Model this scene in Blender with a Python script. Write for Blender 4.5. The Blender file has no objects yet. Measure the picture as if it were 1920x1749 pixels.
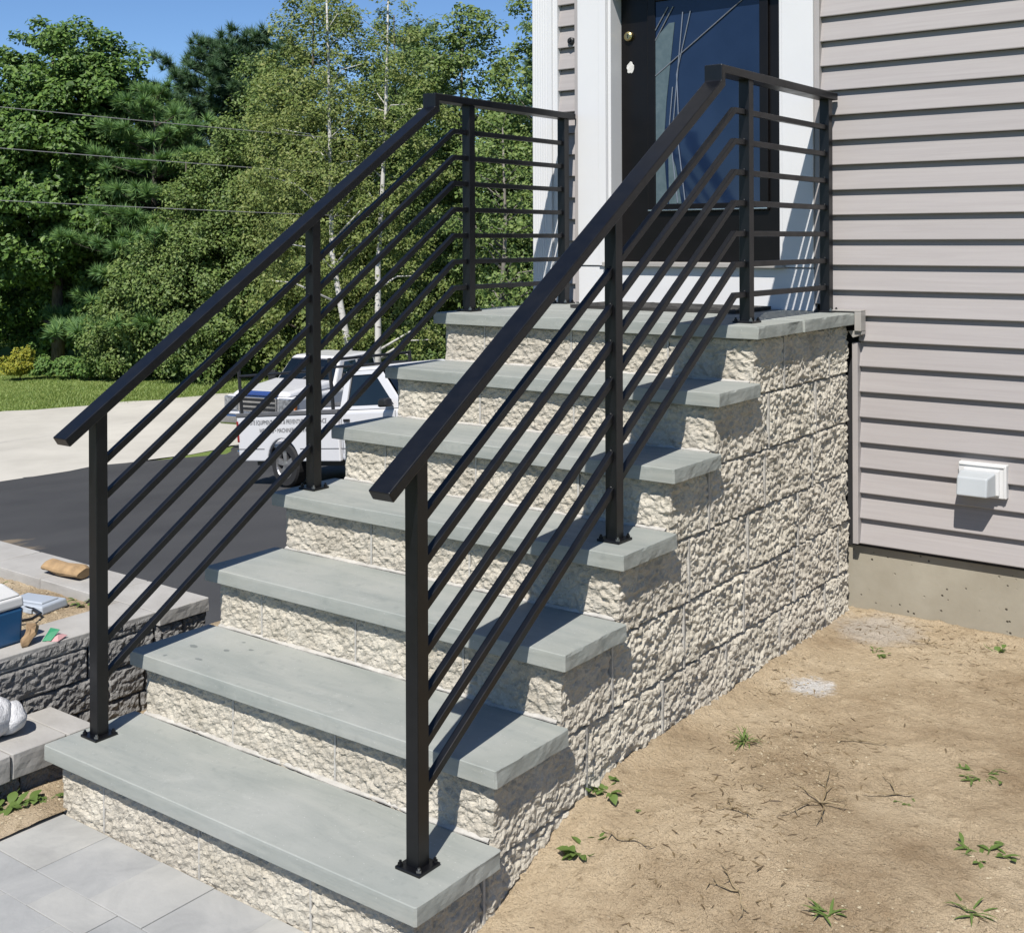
import bpy, math, random
import numpy as np
from mathutils import Vector, Matrix

S = bpy.context.scene
COL = S.collection
random.seed(7)
RNG = np.random.default_rng(7)

# ------------------------------------------------------------------ camera
F_PX, YAW, ROLL = 2237.77, -0.6411, -0.0038
CAM = Vector((3.0968, -1.9166, 1.6147))
fw = Vector((math.sin(YAW), math.cos(YAW), 0)); rt = Vector((math.cos(YAW), -math.sin(YAW), 0)); up = Vector((0, 0, 1))
r2 = rt * math.cos(ROLL) + up * math.sin(ROLL); u2 = up * math.cos(ROLL) - rt * math.sin(ROLL)
cd = bpy.data.cameras.new('camera'); cam = bpy.data.objects.new('camera', cd); COL.objects.link(cam)
m = Matrix.Identity(4)
for i in range(3):
    m[i][0] = r2[i]; m[i][1] = u2[i]; m[i][2] = -fw[i]; m[i][3] = CAM[i]
cam.matrix_world = m
cd.sensor_fit = 'HORIZONTAL'; cd.sensor_width = 36.0; cd.lens = 36.0 * F_PX / 1920.0
cd.shift_y = -(874.5 - 451.25) / 1920.0
cd.clip_start = 0.05; cd.clip_end = 2000
S.camera = cam

# ------------------------------------------------------------------ light
SUN_TO = Vector((0.39, -1.0, 1.40)).normalized()          # towards the sun
w = bpy.data.worlds.new('World'); S.world = w; w.use_nodes = True
nt = w.node_tree; nt.nodes.clear()
sky = nt.nodes.new('ShaderNodeTexSky'); sky.sky_type = 'NISHITA'; sky.sun_disc = False
sky.sun_elevation = math.asin(SUN_TO.z); sky.sun_rotation = math.atan2(SUN_TO.x, SUN_TO.y)
sky.altitude = 1500; sky.air_density = 1.0; sky.dust_density = 0.0; sky.ozone_density = 8.0
bg = nt.nodes.new('ShaderNodeBackground'); bg.inputs['Strength'].default_value = 0.09
wo = nt.nodes.new('ShaderNodeOutputWorld')
nt.links.new(sky.outputs[0], bg.inputs[0]); nt.links.new(bg.outputs[0], wo.inputs[0])
ld = bpy.data.lights.new('sun', 'SUN'); ld.energy = 5.0; ld.angle = math.radians(0.53); ld.color = (1.0, 0.955, 0.895)
sun = bpy.data.objects.new('sun', ld); COL.objects.link(sun)
sun.rotation_euler = SUN_TO.to_track_quat('Z', 'Y').to_euler(); sun.location = (4, -10, 14)
S.view_settings.view_transform = 'Standard'; S.view_settings.look = 'None'
S.view_settings.exposure = 0.5; S.view_settings.gamma = 1.0; S.view_settings.use_curve_mapping = False
S.cycles.max_bounces = 6; S.cycles.transparent_max_bounces = 8

# ------------------------------------------------------------------ noise
def _h(ix, iy, iz, seed):
    n = (ix * 374761393 + iy * 668265263 + iz * 2147483647 + seed * 1274126177) & 0xFFFFFFFF
    n = ((n ^ (n >> 13)) * 1274126177) & 0xFFFFFFFF
    n = n ^ (n >> 16)
    return (n & 0xFFFFFF) / float(0xFFFFFF)
def vnoise(P, sc, seed=0, facet=False):
    q = np.asarray(P, float) * sc
    i = np.floor(q).astype(np.int64); f = q - i; f = f if facet else f * f * (3 - 2 * f)
    r = 0
    for dx in (0, 1):
        for dy in (0, 1):
            for dz in (0, 1):
                wgt = (f[:, 0] if dx else 1 - f[:, 0]) * (f[:, 1] if dy else 1 - f[:, 1]) * (f[:, 2] if dz else 1 - f[:, 2])
                r = r + wgt * _h(i[:, 0] + dx, i[:, 1] + dy, i[:, 2] + dz, seed)
    return r * 2 - 1
def fbm(P, sc, oct=3, seed=0):
    r = 0; a = 1; t = 0
    for o in range(oct):
        r = r + a * vnoise(P, sc * 2.03 ** o, seed + o * 17); t += a; a *= 0.5
    return r / t
def sstep(a, b, x):
    t = np.clip((np.asarray(x, float) - a) / (b - a), 0, 1); return t * t * (3 - 2 * t)

# ------------------------------------------------------------------ objects
def tag(o, label=None, cat=None, group=None, kind=None):
    if label: o['label'] = label
    if cat: o['category'] = cat
    if group: o['group'] = group
    if kind: o['kind'] = kind
    return o
def empty(name, loc=(0, 0, 0), rz=0.0):
    o = bpy.data.objects.new(name, None); o.empty_display_size = 0.1
    COL.objects.link(o); o.location = loc; o.rotation_euler = (0, 0, rz); return o
def link(name, me, parent=None, loc=None):
    o = bpy.data.objects.new(name, me); COL.objects.link(o)
    if parent is not None: o.parent = parent
    if loc is not None: o.location = loc
    return o
def np_mesh(name, V, Q, mat, smooth=False, n=4):
    V = np.asarray(V, np.float32); Q = np.asarray(Q, np.int32)
    me = bpy.data.meshes.new(name)
    me.vertices.add(len(V)); me.vertices.foreach_set('co', V.ravel())
    me.loops.add(Q.size); me.loops.foreach_set('vertex_index', Q.ravel())
    me.polygons.add(len(Q))
    me.polygons.foreach_set('loop_start', np.arange(0, Q.size, n, dtype=np.int32))
    me.polygons.foreach_set('loop_total', np.full(len(Q), n, np.int32))
    me.polygons.foreach_set('use_smooth', np.full(len(Q), smooth))
    me.update(calc_edges=True); me.validate()
    if mat: me.materials.append(mat)
    return me

class MB:
    """collects simple solids and links them as ONE mesh object"""
    def __init__(s): s.v = []; s.f = []
    def add(s, V, Fc):
        b = len(s.v); s.v += [tuple(p) for p in V]; s.f += [tuple(b + i for i in f) for f in Fc]; return s
    def box(s, x0, x1, y0, y1, z0, z1):
        return s.add([(x0, y0, z0), (x1, y0, z0), (x1, y1, z0), (x0, y1, z0), (x0, y0, z1), (x1, y0, z1), (x1, y1, z1), (x0, y1, z1)],
                     [(0, 3, 2, 1), (4, 5, 6, 7), (0, 1, 5, 4), (1, 2, 6, 5), (2, 3, 7, 6), (3, 0, 4, 7)])
    def prism(s, pts, axis, a, b):
        """extrude a 2-D polygon (ordered) along axis x / y / z"""
        n = len(pts)
        def P(p, t):
            return (t, p[0], p[1]) if axis == 'x' else ((p[0], t, p[1]) if axis == 'y' else (p[0], p[1], t))
        V = [P(p, a) for p in pts] + [P(p, b) for p in pts]
        Fc = [tuple(range(n - 1, -1, -1)), tuple(range(n, 2 * n))] + [(i, (i + 1) % n, n + (i + 1) % n, n + i) for i in range(n)]
        return s.add(V, Fc)
    def tube(s, path, radii, seg=8, caps=True):
        path = [Vector(p) for p in path]
        if not hasattr(radii, '__len__'): radii = [radii] * len(path)
        V = []; Fc = []; prev = None
        for i, p in enumerate(path):
            d = (path[min(i + 1, len(path) - 1)] - path[max(i - 1, 0)]).normalized()
            if prev is None:
                a = d.cross(Vector((0, 0, 1)))
                if a.length < 1e-3: a = d.cross(Vector((1, 0, 0)))
            else:
                a = prev - d * prev.dot(d)
            a.normalize(); b = d.cross(a); prev = a
            for k in range(seg):
                t = 2 * math.pi * k / seg
                V.append(p + (a * math.cos(t) + b * math.sin(t)) * radii[i])
        for i in range(len(path) - 1):
            for k in range(seg):
                Fc.append((i * seg + k, i * seg + (k + 1) % seg, (i + 1) * seg + (k + 1) % seg, (i + 1) * seg + k))
        if caps:
            Fc.append(tuple(range(seg - 1, -1, -1))); Fc.append(tuple((len(path) - 1) * seg + k for k in range(seg)))
        return s.add(V, Fc)
    def lathe(s, prof, seg, centre, axis='y'):
        """prof = (radius, along) pairs revolved about axis through centre"""
        V = []; Fc = []; n = len(prof)
        for k in range(seg):
            t = 2 * math.pi * k / seg; c, q = math.cos(t), math.sin(t)
            for r, h in prof:
                p = {'y': (r * c, h, r * q), 'x': (h, r * c, r * q), 'z': (r * c, r * q, h)}[axis]
                V.append((p[0] + centre[0], p[1] + centre[1], p[2] + centre[2]))
        for k in range(seg):
            for i in range(n - 1):
                a = k * n + i; b = ((k + 1) % seg) * n + i
                Fc.append((a, b, b + 1, a + 1))
        return s.add(V, Fc)
    def sphere(s, c, r, seg=10, rings=6, sc=(1, 1, 1)):
        V = [];
        for i in range(rings + 1):
            ph = math.pi * i / rings
            for k in range(seg):
                t = 2 * math.pi * k / seg
                V.append((c[0] + sc[0] * r * math.sin(ph) * math.cos(t), c[1] + sc[1] * r * math.sin(ph) * math.sin(t), c[2] + sc[2] * r * math.cos(ph)))
        Fc = [(i * seg + k, i * seg + (k + 1) % seg, (i + 1) * seg + (k + 1) % seg, (i + 1) * seg + k) for i in range(rings) for k in range(seg)]
        return s.add(V, Fc)
    def ribbon(s, path, w, h):
        """box-section bar along a polyline of (x, y, z) that bends only in the y-z plane, mitred corners"""
        x = path[0][0]; P = [Vector((p[1], p[2])) for p in path]; n = len(P); A = []; B = []
        for i in range(n):
            d0 = (P[i] - P[i - 1]).normalized() if i else (P[1] - P[0]).normalized()
            d1 = (P[i + 1] - P[i]).normalized() if i < n - 1 else d0
            n0 = Vector((-d0.y, d0.x)); n1 = Vector((-d1.y, d1.x)); mm = (n0 + n1).normalized()
            k = (h / 2) / max(0.3, mm.dot(n0))
            A.append(P[i] + mm * k); B.append(P[i] - mm * k)
        V = []
        for i in range(n):
            for q in (A[i], B[i]):
                V += [(x - w / 2, q.x, q.y), (x + w / 2, q.x, q.y)]
        Fc = []
        for i in range(n - 1):
            a = i * 4; b = a + 4
            Fc += [(a, a + 1, b + 1, b), (a + 2, b + 2, b + 3, a + 3), (a, b, b + 2, a + 2), (a + 1, a + 3, b + 3, b + 1)]
        e = (n - 1) * 4
        Fc += [(0, 2, 3, 1), (e, e + 1, e + 3, e + 2)]
        return s.add(V, Fc)
    def mesh(s, name, mat, smooth=False):
        me = bpy.data.meshes.new(name); me.from_pydata(s.v, [], s.f); me.update()
        if mat: me.materials.append(mat)
        if smooth: me.polygons.foreach_set('use_smooth', [True] * len(me.polygons))
        return me
    def build(s, name, mat, parent=None, bevel=0.0, seg=2, smooth=False, loc=None):
        import bmesh
        me = s.mesh(name, mat, smooth)
        bm = bmesh.new(); bm.from_mesh(me); bmesh.ops.recalc_face_normals(bm, faces=bm.faces); bm.to_mesh(me); bm.free()
        o = link(name, me, parent, loc)
        if bevel:
            b = o.modifiers.new('bevel', 'BEVEL'); b.width = bevel; b.segments = seg; b.limit_method = 'ANGLE'; b.angle_limit = math.radians(35)
            b.harden_normals = False
        return o

# ------------------------------------------------------------------ materials
class Mat:
    def __init__(s, name, col=(0.5, 0.5, 0.5), rough=0.6, metal=0.0, spec=0.5):
        s.m = bpy.data.materials.new(name); s.m.use_nodes = True; s.t = s.m.node_tree
        s.p = s.t.nodes['Principled BSDF']; s.p.inputs['Base Color'].default_value = (*col, 1)
        s.p.inputs['Roughness'].default_value = rough; s.p.inputs['Metallic'].default_value = metal
        s.p.inputs['Specular IOR Level'].default_value = spec
        s.tc = None; s.hsum = None
    def n(s, t, **kw):
        nd = s.t.nodes.new(t)
        for k, v in kw.items():
            if k in nd.inputs: nd.inputs[k].default_value = v
            else: setattr(nd, k, v)
        return nd
    def l(s, a, b): s.t.links.new(a, b)
    def coord(s, scale=(1, 1, 1), kind='Object'):
        tc = s.n('ShaderNodeTexCoord') if kind != 'World' else s.n('ShaderNodeNewGeometry')
        mp = s.n('ShaderNodeMapping'); mp.inputs['Scale'].default_value = scale
        s.l(tc.outputs[kind if kind != 'World' else 'Position'], mp.inputs[0]); return mp.outputs[0]
    def noise(s, co, scale, detail=4, rough=0.55, dist=0.0):
        nd = s.n('ShaderNodeTexNoise'); nd.inputs['Scale'].default_value = scale; nd.inputs['Detail'].default_value = detail
        nd.inputs['Roughness'].default_value = rough; nd.inputs['Distortion'].default_value = dist
        s.l(co, nd.inputs['Vector']); return nd.outputs[0]
    def voro(s, co, scale, feat='F1', rand=1.0):
        nd = s.n('ShaderNodeTexVoronoi'); nd.feature = feat; nd.inputs['Scale'].default_value = scale; nd.inputs['Randomness'].default_value = rand
        s.l(co, nd.inputs['Vector']); return nd.outputs[0]
    def ramp(s, fac, stops):
        nd = s.n('ShaderNodeValToRGB'); e = nd.color_ramp.elements
        while len(e) < len(stops): e.new(0.5)
        for k, (p, c) in enumerate(stops):
            e[k].position = p; e[k].color = (*c, 1) if len(c) == 3 else c
        s.l(fac, nd.inputs[0]); return nd.outputs[0]
    def mix(s, a, b, fac, mode='MIX'):
        nd = s.n('ShaderNodeMix'); nd.data_type = 'RGBA'; nd.blend_type = mode
        if isinstance(fac, (int, float)): nd.inputs[0].default_value = fac
        else: s.l(fac, nd.inputs[0])
        for sock, v in ((nd.inputs[6], a), (nd.inputs[7], b)):
            if isinstance(v, tuple): sock.default_value = (*v, 1)
            else: s.l(v, sock)
        return nd.outputs[2]
    def math(s, op, a, b=0.0, c=None):
        nd = s.n('ShaderNodeMath'); nd.operation = op
        for sock, v in zip(nd.inputs, (a, b) if c is None else (a, b, c)):
            if isinstance(v, (int, float)): sock.default_value = v
            else: s.l(v, sock)
        return nd.outputs[0]
    def color(s, o): s.l(o, s.p.inputs['Base Color']); return s
    def rough(s, o): s.l(o, s.p.inputs['Roughness']); return s
    def bump(s, h, strength=0.4, dist=0.01):
        nd = s.n('ShaderNodeBump'); nd.inputs['Strength'].default_value = strength; nd.inputs['Distance'].default_value = dist
        s.l(h, nd.inputs['Height'])
        if s.hsum is not None: s.l(s.hsum, nd.inputs['Normal'])
        s.hsum = nd.outputs[0]; s.l(s.hsum, s.p.inputs['Normal']); return s

M = {}
def simple(name, col, rough=0.6, metal=0.0, spec=0.5, var=0.06, scale=8.0, bump=0.0):
    a = Mat(name, col, rough, metal, spec); co = a.coord()
    n = a.noise(co, scale, 5)
    d = tuple(max(0, c * (1 - 2 * var)) for c in col); e = tuple(min(1, c * (1 + 2 * var)) for c in col)
    a.color(a.ramp(n, [(0.3, d), (0.7, e)]))
    r = a.noise(co, scale * 3, 3); a.rough(a.math('MULTIPLY_ADD', r, 0.16, rough - 0.08))
    if bump: a.bump(a.noise(co, scale * 12, 4), bump, 0.004)
    M[name] = a.m; return a.m

# bluestone treads
STAINS = ((0.13, 0.421, 0.022, 0.012), (0.234, 0.358, 0.024, 0.010), (0.244, 0.456, 0.016, 0.010), (0.299, 0.502, 0.014, 0.010), (0.228, 0.534, 0.010, 0.008), (0.128, 0.32, 0.010, 0.014))
a = Mat('bluestone', rough=0.72, spec=0.3); co = a.coord((0.55, 2.2, 6), 'World')
n1 = a.noise(co, 3.2, 6, 0.6, 1.2); n2 = a.noise(a.coord((1, 1, 1), 'World'), 26, 5, 0.65); n3 = a.noise(a.coord((1, 1, 1), 'World'), 2.1, 3)
c1 = a.ramp(n1, [(0.30, (0.305, 0.330, 0.308)), (0.52, (0.368, 0.388, 0.358)), (0.72, (0.420, 0.432, 0.395))])
c2 = a.mix(c1, (0.255, 0.280, 0.265), a.ramp(n2, [(0.56, (0, 0, 0)), (0.80, (0.65, 0.65, 0.65))]))
c3 = a.mix(c2, (0.50, 0.505, 0.475), a.ramp(n3, [(0.50, (0, 0, 0)), (0.80, (0.55, 0.55, 0.55))]))
sp = a.voro(a.coord((1, 1, 1), 'World'), 55); c4 = a.mix(c3, (0.66, 0.66, 0.64), a.ramp(sp, [(0.05, (0.55,) * 3), (0.10, (0, 0, 0))]))
for (cx, cy, rx, ry) in STAINS:
    mp = a.n('ShaderNodeMapping'); mp.vector_type = 'POINT'; g = a.n('ShaderNodeNewGeometry'); mp.inputs['Location'].default_value = (-cx / rx, -cy / ry, -0.38 * 60); mp.inputs['Scale'].default_value = (1 / rx, 1 / ry, 60); a.l(g.outputs['Position'], mp.inputs[0])
    vl = a.n('ShaderNodeVectorMath', operation='LENGTH'); a.l(mp.outputs[0], vl.inputs[0])
    c4 = a.mix(c4, (0.17, 0.19, 0.185), a.ramp(a.math('MULTIPLY_ADD', n2, 1.2, a.math('MULTIPLY', vl.outputs['Value'], 0.5)), [(0.95, (0.75,) * 3), (1.05, (0, 0, 0))]))
gr = a.noise(a.coord((1.5, 5, 12), 'World'), 34, 5, 0.75); c4 = a.mix(c4, (0.20, 0.225, 0.21), a.ramp(gr, [(0.60, (0, 0, 0)), (0.78, (0.55,) * 3)])); c4 = a.mix(c4, (0.58, 0.585, 0.55), a.ramp(a.noise(a.coord((1, 1, 1), 'World'), 7, 6, 0.7), [(0.60, (0, 0, 0)), (0.80, (0.5,) * 3)]))
a.color(c4); a.bump(n2, 0.25, 0.004); a.bump(a.noise(a.coord((1, 1, 3), 'World'), 90, 4), 0.25, 0.0015); M['bluestone'] = a.m

# split-face concrete block (cream aggregate)
def split_block(name, cols, speck):
    a = Mat(name, rough=0.9, spec=0.2); co = a.coord((1, 1, 1), 'World')
    n1 = a.noise(co, 9, 5, 0.6); n2 = a.noise(co, 70, 4, 0.7); v = a.voro(co, 130)
    c = a.ramp(n1, [(0.3, cols[0]), (0.5, cols[1]), (0.72, cols[2])])
    c = a.mix(c, speck, a.ramp(n2, [(0.60, (0, 0, 0)), (0.74, (0.55,) * 3)]))
    c = a.mix(c, tuple(min(1, q * 1.22) for q in cols[2]), a.ramp(v, [(0.10, (0.5,) * 3), (0.34, (0, 0, 0))]))
    oi = a.n('ShaderNodeObjectInfo')
    c = a.mix(c, a.ramp(oi.outputs['Random'], [(0, (0.86, 0.85, 0.84)), (1, (1.0, 1.0, 0.98))]), 0.75, 'MULTIPLY')
    a.color(c); a.bump(a.noise(co, 75, 5, 0.72), 0.7, 0.010); a.bump(a.noise(co, 210, 3, 0.6), 0.7, 0.004)
    M[name] = a.m
split_block('splitface', [(0.53, 0.485, 0.40), (0.665, 0.615, 0.52), (0.765, 0.715, 0.61)], (0.19, 0.165, 0.13))
split_block('splitface_grey', [(0.21, 0.205, 0.20), (0.29, 0.284, 0.276), (0.36, 0.352, 0.34)], (0.10, 0.097, 0.095))
a = Mat('mortar', rough=0.95, spec=0.15); co = a.coord((1, 1, 1), 'World')
a.color(a.ramp(a.noise(co, 30, 5), [(0.3, (0.46, 0.44, 0.40)), (0.7, (0.62, 0.60, 0.55))])); a.bump(a.noise(co, 160, 4), 0.5, 0.004); M['mortar'] = a.m

a = Mat('concrete', rough=0.92, spec=0.2); co = a.coord((1, 1, 1), 'World')
c = a.ramp(a.noise(co, 2.4, 6, 0.6), [(0.3, (0.33, 0.295, 0.225)), (0.55, (0.43, 0.395, 0.315)), (0.75, (0.50, 0.47, 0.39))])
v = a.voro(co, 34); pit = a.ramp(v, [(0.10, (1, 1, 1)), (0.17, (0, 0, 0))])
keep = a.ramp(a.noise(co, 13, 2), [(0.50, (0, 0, 0)), (0.57, (1, 1, 1))]); pk = a.mix((0, 0, 0), pit, keep)
a.color(a.mix(c, (0.10, 0.088, 0.066), pk)); a.bump(a.math('MULTIPLY', pk, -1.0), 0.8, 0.006); a.bump(a.noise(co, 60, 4), 0.2, 0.003); M['concrete'] = a.m

a = Mat('black_steel', (0.005, 0.0052, 0.006), 0.4, 0.0, 0.42); co = a.coord((1, 1, 1), 'World')
a.rough(a.ramp(a.noise(co, 14, 4), [(0.3, (0.32,) * 3), (0.75, (0.46,) * 3)])); a.bump(a.noise(co, 260, 2), 0.06, 0.001)
a.color(a.ramp(a.noise(co, 40, 4), [(0.4, (0.0030, 0.0034, 0.0046)), (0.8, (0.006, 0.0063, 0.008))])); M['black_steel'] = a.m
simple('bolt_steel', (0.42, 0.42, 0.42), 0.32, 1.0)

a = Mat('vinyl_siding', rough=0.55, spec=0.35); co = a.coord((0.5, 14, 14), 'World')
n1 = a.noise(co, 5, 5, 0.6, 0.6); n2 = a.noise(a.coord((1, 60, 60), 'World'), 3.0, 4)
c = a.ramp(n1, [(0.3, (0.405, 0.375, 0.365)), (0.7, (0.455, 0.425, 0.412))])
c = a.mix(c, (0.37, 0.34, 0.33), a.ramp(n2, [(0.55, (0, 0, 0)), (0.8, (0.45,) * 3)]))
oi = a.n('ShaderNodeObjectInfo'); c = a.mix(c, a.ramp(oi.outputs['Random'], [(0, (0.93, 0.93, 0.93)), (1, (1, 1, 1))]), 1.0, 'MULTIPLY')
a.color(c); a.bump(n2, 0.12, 0.002); M['vinyl_siding'] = a.m
simple('siding_channel', (0.44, 0.41, 0.395), 0.5, var=0.02)
simple('white_trim', (0.80, 0.80, 0.80), 0.42, var=0.012, scale=3)
simple('aluminium_flashing', (0.42, 0.40, 0.37), 0.42, var=0.04)
simple('door_black', (0.006, 0.005, 0.005), 0.34, spec=0.25, var=0.1)
simple('brass', (0.62, 0.50, 0.25), 0.28, 1.0)
simple('foam_patch', (0.78, 0.76, 0.72), 0.8, var=0.08, scale=60, bump=0.6)
simple('lead_came', (0.33, 0.36, 0.42), 0.38, 0.6)
a = Mat('door_glass', (0.012, 0.026, 0.065), 0.06, 0.0, 0.42); co = a.coord()  # navy base colour paints in the reflection of the blue sky
a.color(a.ramp(a.noise(co, 3, 4), [(0.35, (0.010, 0.022, 0.055)), (0.7, (0.017, 0.034, 0.08))])); M['door_glass'] = a.m
a = Mat('glass_reflection', (0.10, 0.145, 0.16), 0.35, 0.0, 0.4); co = a.coord()  # pale reflection on the door glass, put in as a colour
a.color(a.ramp(a.noise(co, 30, 4), [(0.35, (0.085, 0.125, 0.14)), (0.7, (0.12, 0.165, 0.18))])); M['glass_reflection'] = a.m
simple('vent_plastic', (0.50, 0.53, 0.545), 0.42, var=0.02)
simple('vent_white', (0.78, 0.78, 0.77), 0.45, var=0.015)
simple('black_plastic', (0.015, 0.015, 0.016), 0.4)
simple('mat_rubber', (0.035, 0.033, 0.03), 0.75, var=0.15, scale=30)
simple('roof_shingle', (0.06, 0.055, 0.05), 0.9, var=0.2, scale=20)
simple('interior_dark', (0.02, 0.02, 0.022), 0.9)

# soil
def soil(name, chalk=False):
    a = Mat(name, rough=0.97, spec=0.1); co = a.coord((1, 1, 1), 'World')
    n1 = a.noise(co, 2.3, 6, 0.62); n2 = a.noise(co, 26, 6, 0.7); n3 = a.noise(co, 110, 4, 0.7)
    c = a.ramp(n1, [(0.28, (0.38, 0.275, 0.165)), (0.50, (0.64, 0.505, 0.335)), (0.70, (0.76, 0.62, 0.43))])
    c = a.mix(c, (0.27, 0.20, 0.115), a.ramp(n2, [(0.56, (0, 0, 0)), (0.72, (0.7,) * 3)]))
    c = a.mix(c, (0.64, 0.57, 0.44), a.ramp(n3, [(0.62, (0, 0, 0)), (0.76, (0.7,) * 3)]))
    if chalk:
        for (cx, cy, r, col, am) in ((1.545, 1.785, 0.075, (0.82, 0.80, 0.77), 0.95), (1.53, 2.45, 0.16, (0.62, 0.58, 0.53), 0.6)):
            g = a.n('ShaderNodeNewGeometry'); vs = a.n('ShaderNodeVectorMath', operation='DISTANCE')
            a.l(g.outputs['Position'], vs.inputs[0]); vs.inputs[1].default_value = (cx, cy, 0.16)
            dd = a.math('ADD', vs.outputs['Value'], a.math('MULTIPLY_ADD', n2, 0.16, -0.08))
            c = a.mix(c, col, a.ramp(dd, [(r * 0.6, (am,) * 3), (r * 1.15, (0, 0, 0))]))
    a.color(c); a.bump(n2, 0.85, 0.03); a.bump(n3, 1.0, 0.010); M[name] = a.m
soil('yard_soil', True); soil('bed_soil')
a = Mat('paver', rough=0.85, spec=0.25); co = a.coord((1, 1, 1), 'World')
n1 = a.noise(co, 5, 6, 0.62, 0.8); n2 = a.noise(co, 60, 4)
c = a.ramp(n1, [(0.28, (0.36, 0.36, 0.35)), (0.5, (0.45, 0.448, 0.430)), (0.72, (0.53, 0.522, 0.495))])
oi = a.n('ShaderNodeObjectInfo'); c = a.mix(c, a.ramp(oi.outputs['Random'], [(0, (0.84, 0.86, 0.89)), (1, (1, 1, 0.98))]), 1.0, 'MULTIPLY')
a.color(c); a.bump(n1, 0.15, 0.01); a.bump(n2, 0.3, 0.003); M['paver'] = a.m
a = Mat('cap_stone', rough=0.88, spec=0.2); co = a.coord((1, 1, 1), 'World')
a.color(a.ramp(a.noise(co, 8, 5), [(0.3, (0.40, 0.385, 0.36)), (0.7, (0.50, 0.485, 0.455))])); a.bump(a.noise(co, 70, 4), 0.35, 0.004); M['cap_stone'] = a.m
a = Mat('asphalt', rough=0.85, spec=0.3); co = a.coord((1, 1, 1), 'World')
c = a.ramp(a.noise(co, 0.6, 5), [(0.3, (0.050, 0.050, 0.052)), (0.7, (0.072, 0.072, 0.073))])
c = a.mix(c, (0.20, 0.19, 0.17), a.ramp(a.noise(co, 45, 3), [(0.69, (0, 0, 0)), (0.76, (0.6,) * 3)]))
for (cx, cy, cz, r) in ((-11.6, 6.3, -2.3, 2.2), (-10.7, 6.0, -2.2, 1.7)):
    g = a.n('ShaderNodeNewGeometry'); vs = a.n('ShaderNodeVectorMath', operation='DISTANCE'); a.l(g.outputs['Position'], vs.inputs[0]); vs.inputs[1].default_value = (cx, cy, cz)
    c = a.mix(c, (0.34, 0.26, 0.165), a.ramp(a.math('ADD', vs.outputs['Value'], a.math('MULTIPLY', a.noise(co, 3, 5), 0.9)), [(r * 0.6 / 2, (0.9,) * 3), (r * 1.6 / 2, (0, 0, 0))]))
a.color(c); a.bump(a.noise(co, 70, 3), 0.4, 0.01); M['asphalt'] = a.m
a = Mat('old_road', rough=0.9, spec=0.2); co = a.coord((1, 1, 1), 'World')
c = a.ramp(a.noise(co, 0.5, 6, 0.6), [(0.3, (0.52, 0.495, 0.435)), (0.7, (0.66, 0.63, 0.555))])
c = a.mix(c, (0.40, 0.385, 0.35), a.ramp(a.noise(a.coord((1, 0.25, 1), 'World'), 1.6, 5, 0.7), [(0.60, (0, 0, 0)), (0.72, (0.6,) * 3)]))
a.color(c); a.bump(a.noise(co, 40, 3), 0.3, 0.01); M['old_road'] = a.m
a = Mat('lawn', rough=0.95, spec=0.1); co = a.coord((1, 1, 1), 'World')
c = a.ramp(a.noise(co, 0.35, 6, 0.65), [(0.3, (0.155, 0.225, 0.060)), (0.5, (0.205, 0.280, 0.076)), (0.7, (0.275, 0.325, 0.110))])
c = a.mix(c, (0.115, 0.170, 0.040), a.ramp(a.noise(co, 6, 5, 0.7), [(0.5, (0, 0, 0)), (0.75, (0.7,) * 3)])); a.color(c); a.bump(a.noise(co, 12, 5, 0.7), 0.6, 0.10); M['lawn'] = a.m

def leaf(name, cols, trans=0.28, rough=0.55, spec=0.3):
    a = Mat(name, rough=rough, spec=spec); g = a.n('ShaderNodeNewGeometry')
    c = a.ramp(g.outputs['Random Per Island'], [(i / (len(cols) - 1), q) for i, q in enumerate(cols)])
    a.color(c)
    tr = a.n('ShaderNodeBsdfTranslucent'); a.l(a.mix(c, (1.0, 1.0, 0.55), 1.0, 'MULTIPLY'), tr.inputs[0])
    ms = a.n('ShaderNodeMixShader'); ms.inputs[0].default_value = trans
    out = a.t.nodes['Material Output']; a.l(a.p.outputs[0], ms.inputs[1]); a.l(tr.outputs[0], ms.inputs[2]); a.l(ms.outputs[0], out.inputs[0])
    M[name] = a.m
leaf('leaf_maple', [(0.054, 0.113, 0.026), (0.100, 0.195, 0.040), (0.153, 0.271, 0.054), (0.218, 0.342, 0.073)], 0.3, 0.5, 0.3)
leaf('leaf_birch', [(0.120, 0.175, 0.042), (0.190, 0.260, 0.064), (0.262, 0.325, 0.092), (0.330, 0.360, 0.115)], 0.32, 0.5, 0.3)
leaf('leaf_alder', [(0.080, 0.143, 0.037), (0.143, 0.225, 0.056), (0.211, 0.302, 0.081), (0.283, 0.362, 0.108)], 0.3, 0.5, 0.3)
leaf('needle_pine', [(0.070, 0.165, 0.058), (0.120, 0.245, 0.080), (0.185, 0.330, 0.098), (0.255, 0.410, 0.115)], 0.2)
leaf('needle_dark', [(0.048, 0.105, 0.050), (0.080, 0.160, 0.070), (0.120, 0.215, 0.085)], 0.18)
leaf('leaf_yellow', [(0.340, 0.340, 0.034), (0.425, 0.399, 0.043), (0.221, 0.281, 0.038)])
leaf('leaf_fresh', [(0.085, 0.180, 0.040), (0.14, 0.26, 0.055), (0.22, 0.33, 0.075)])
leaf('weed_leaf', [(0.090, 0.147, 0.039), (0.143, 0.225, 0.054), (0.225, 0.307, 0.090)], 0.25)
leaf('dry_stem', [(0.30, 0.225, 0.125), (0.42, 0.33, 0.20), (0.22, 0.16, 0.09)], 0.05)
leaf('grass_blade', [(0.20, 0.30, 0.075), (0.29, 0.40, 0.10), (0.40, 0.47, 0.145)], 0.35)
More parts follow.
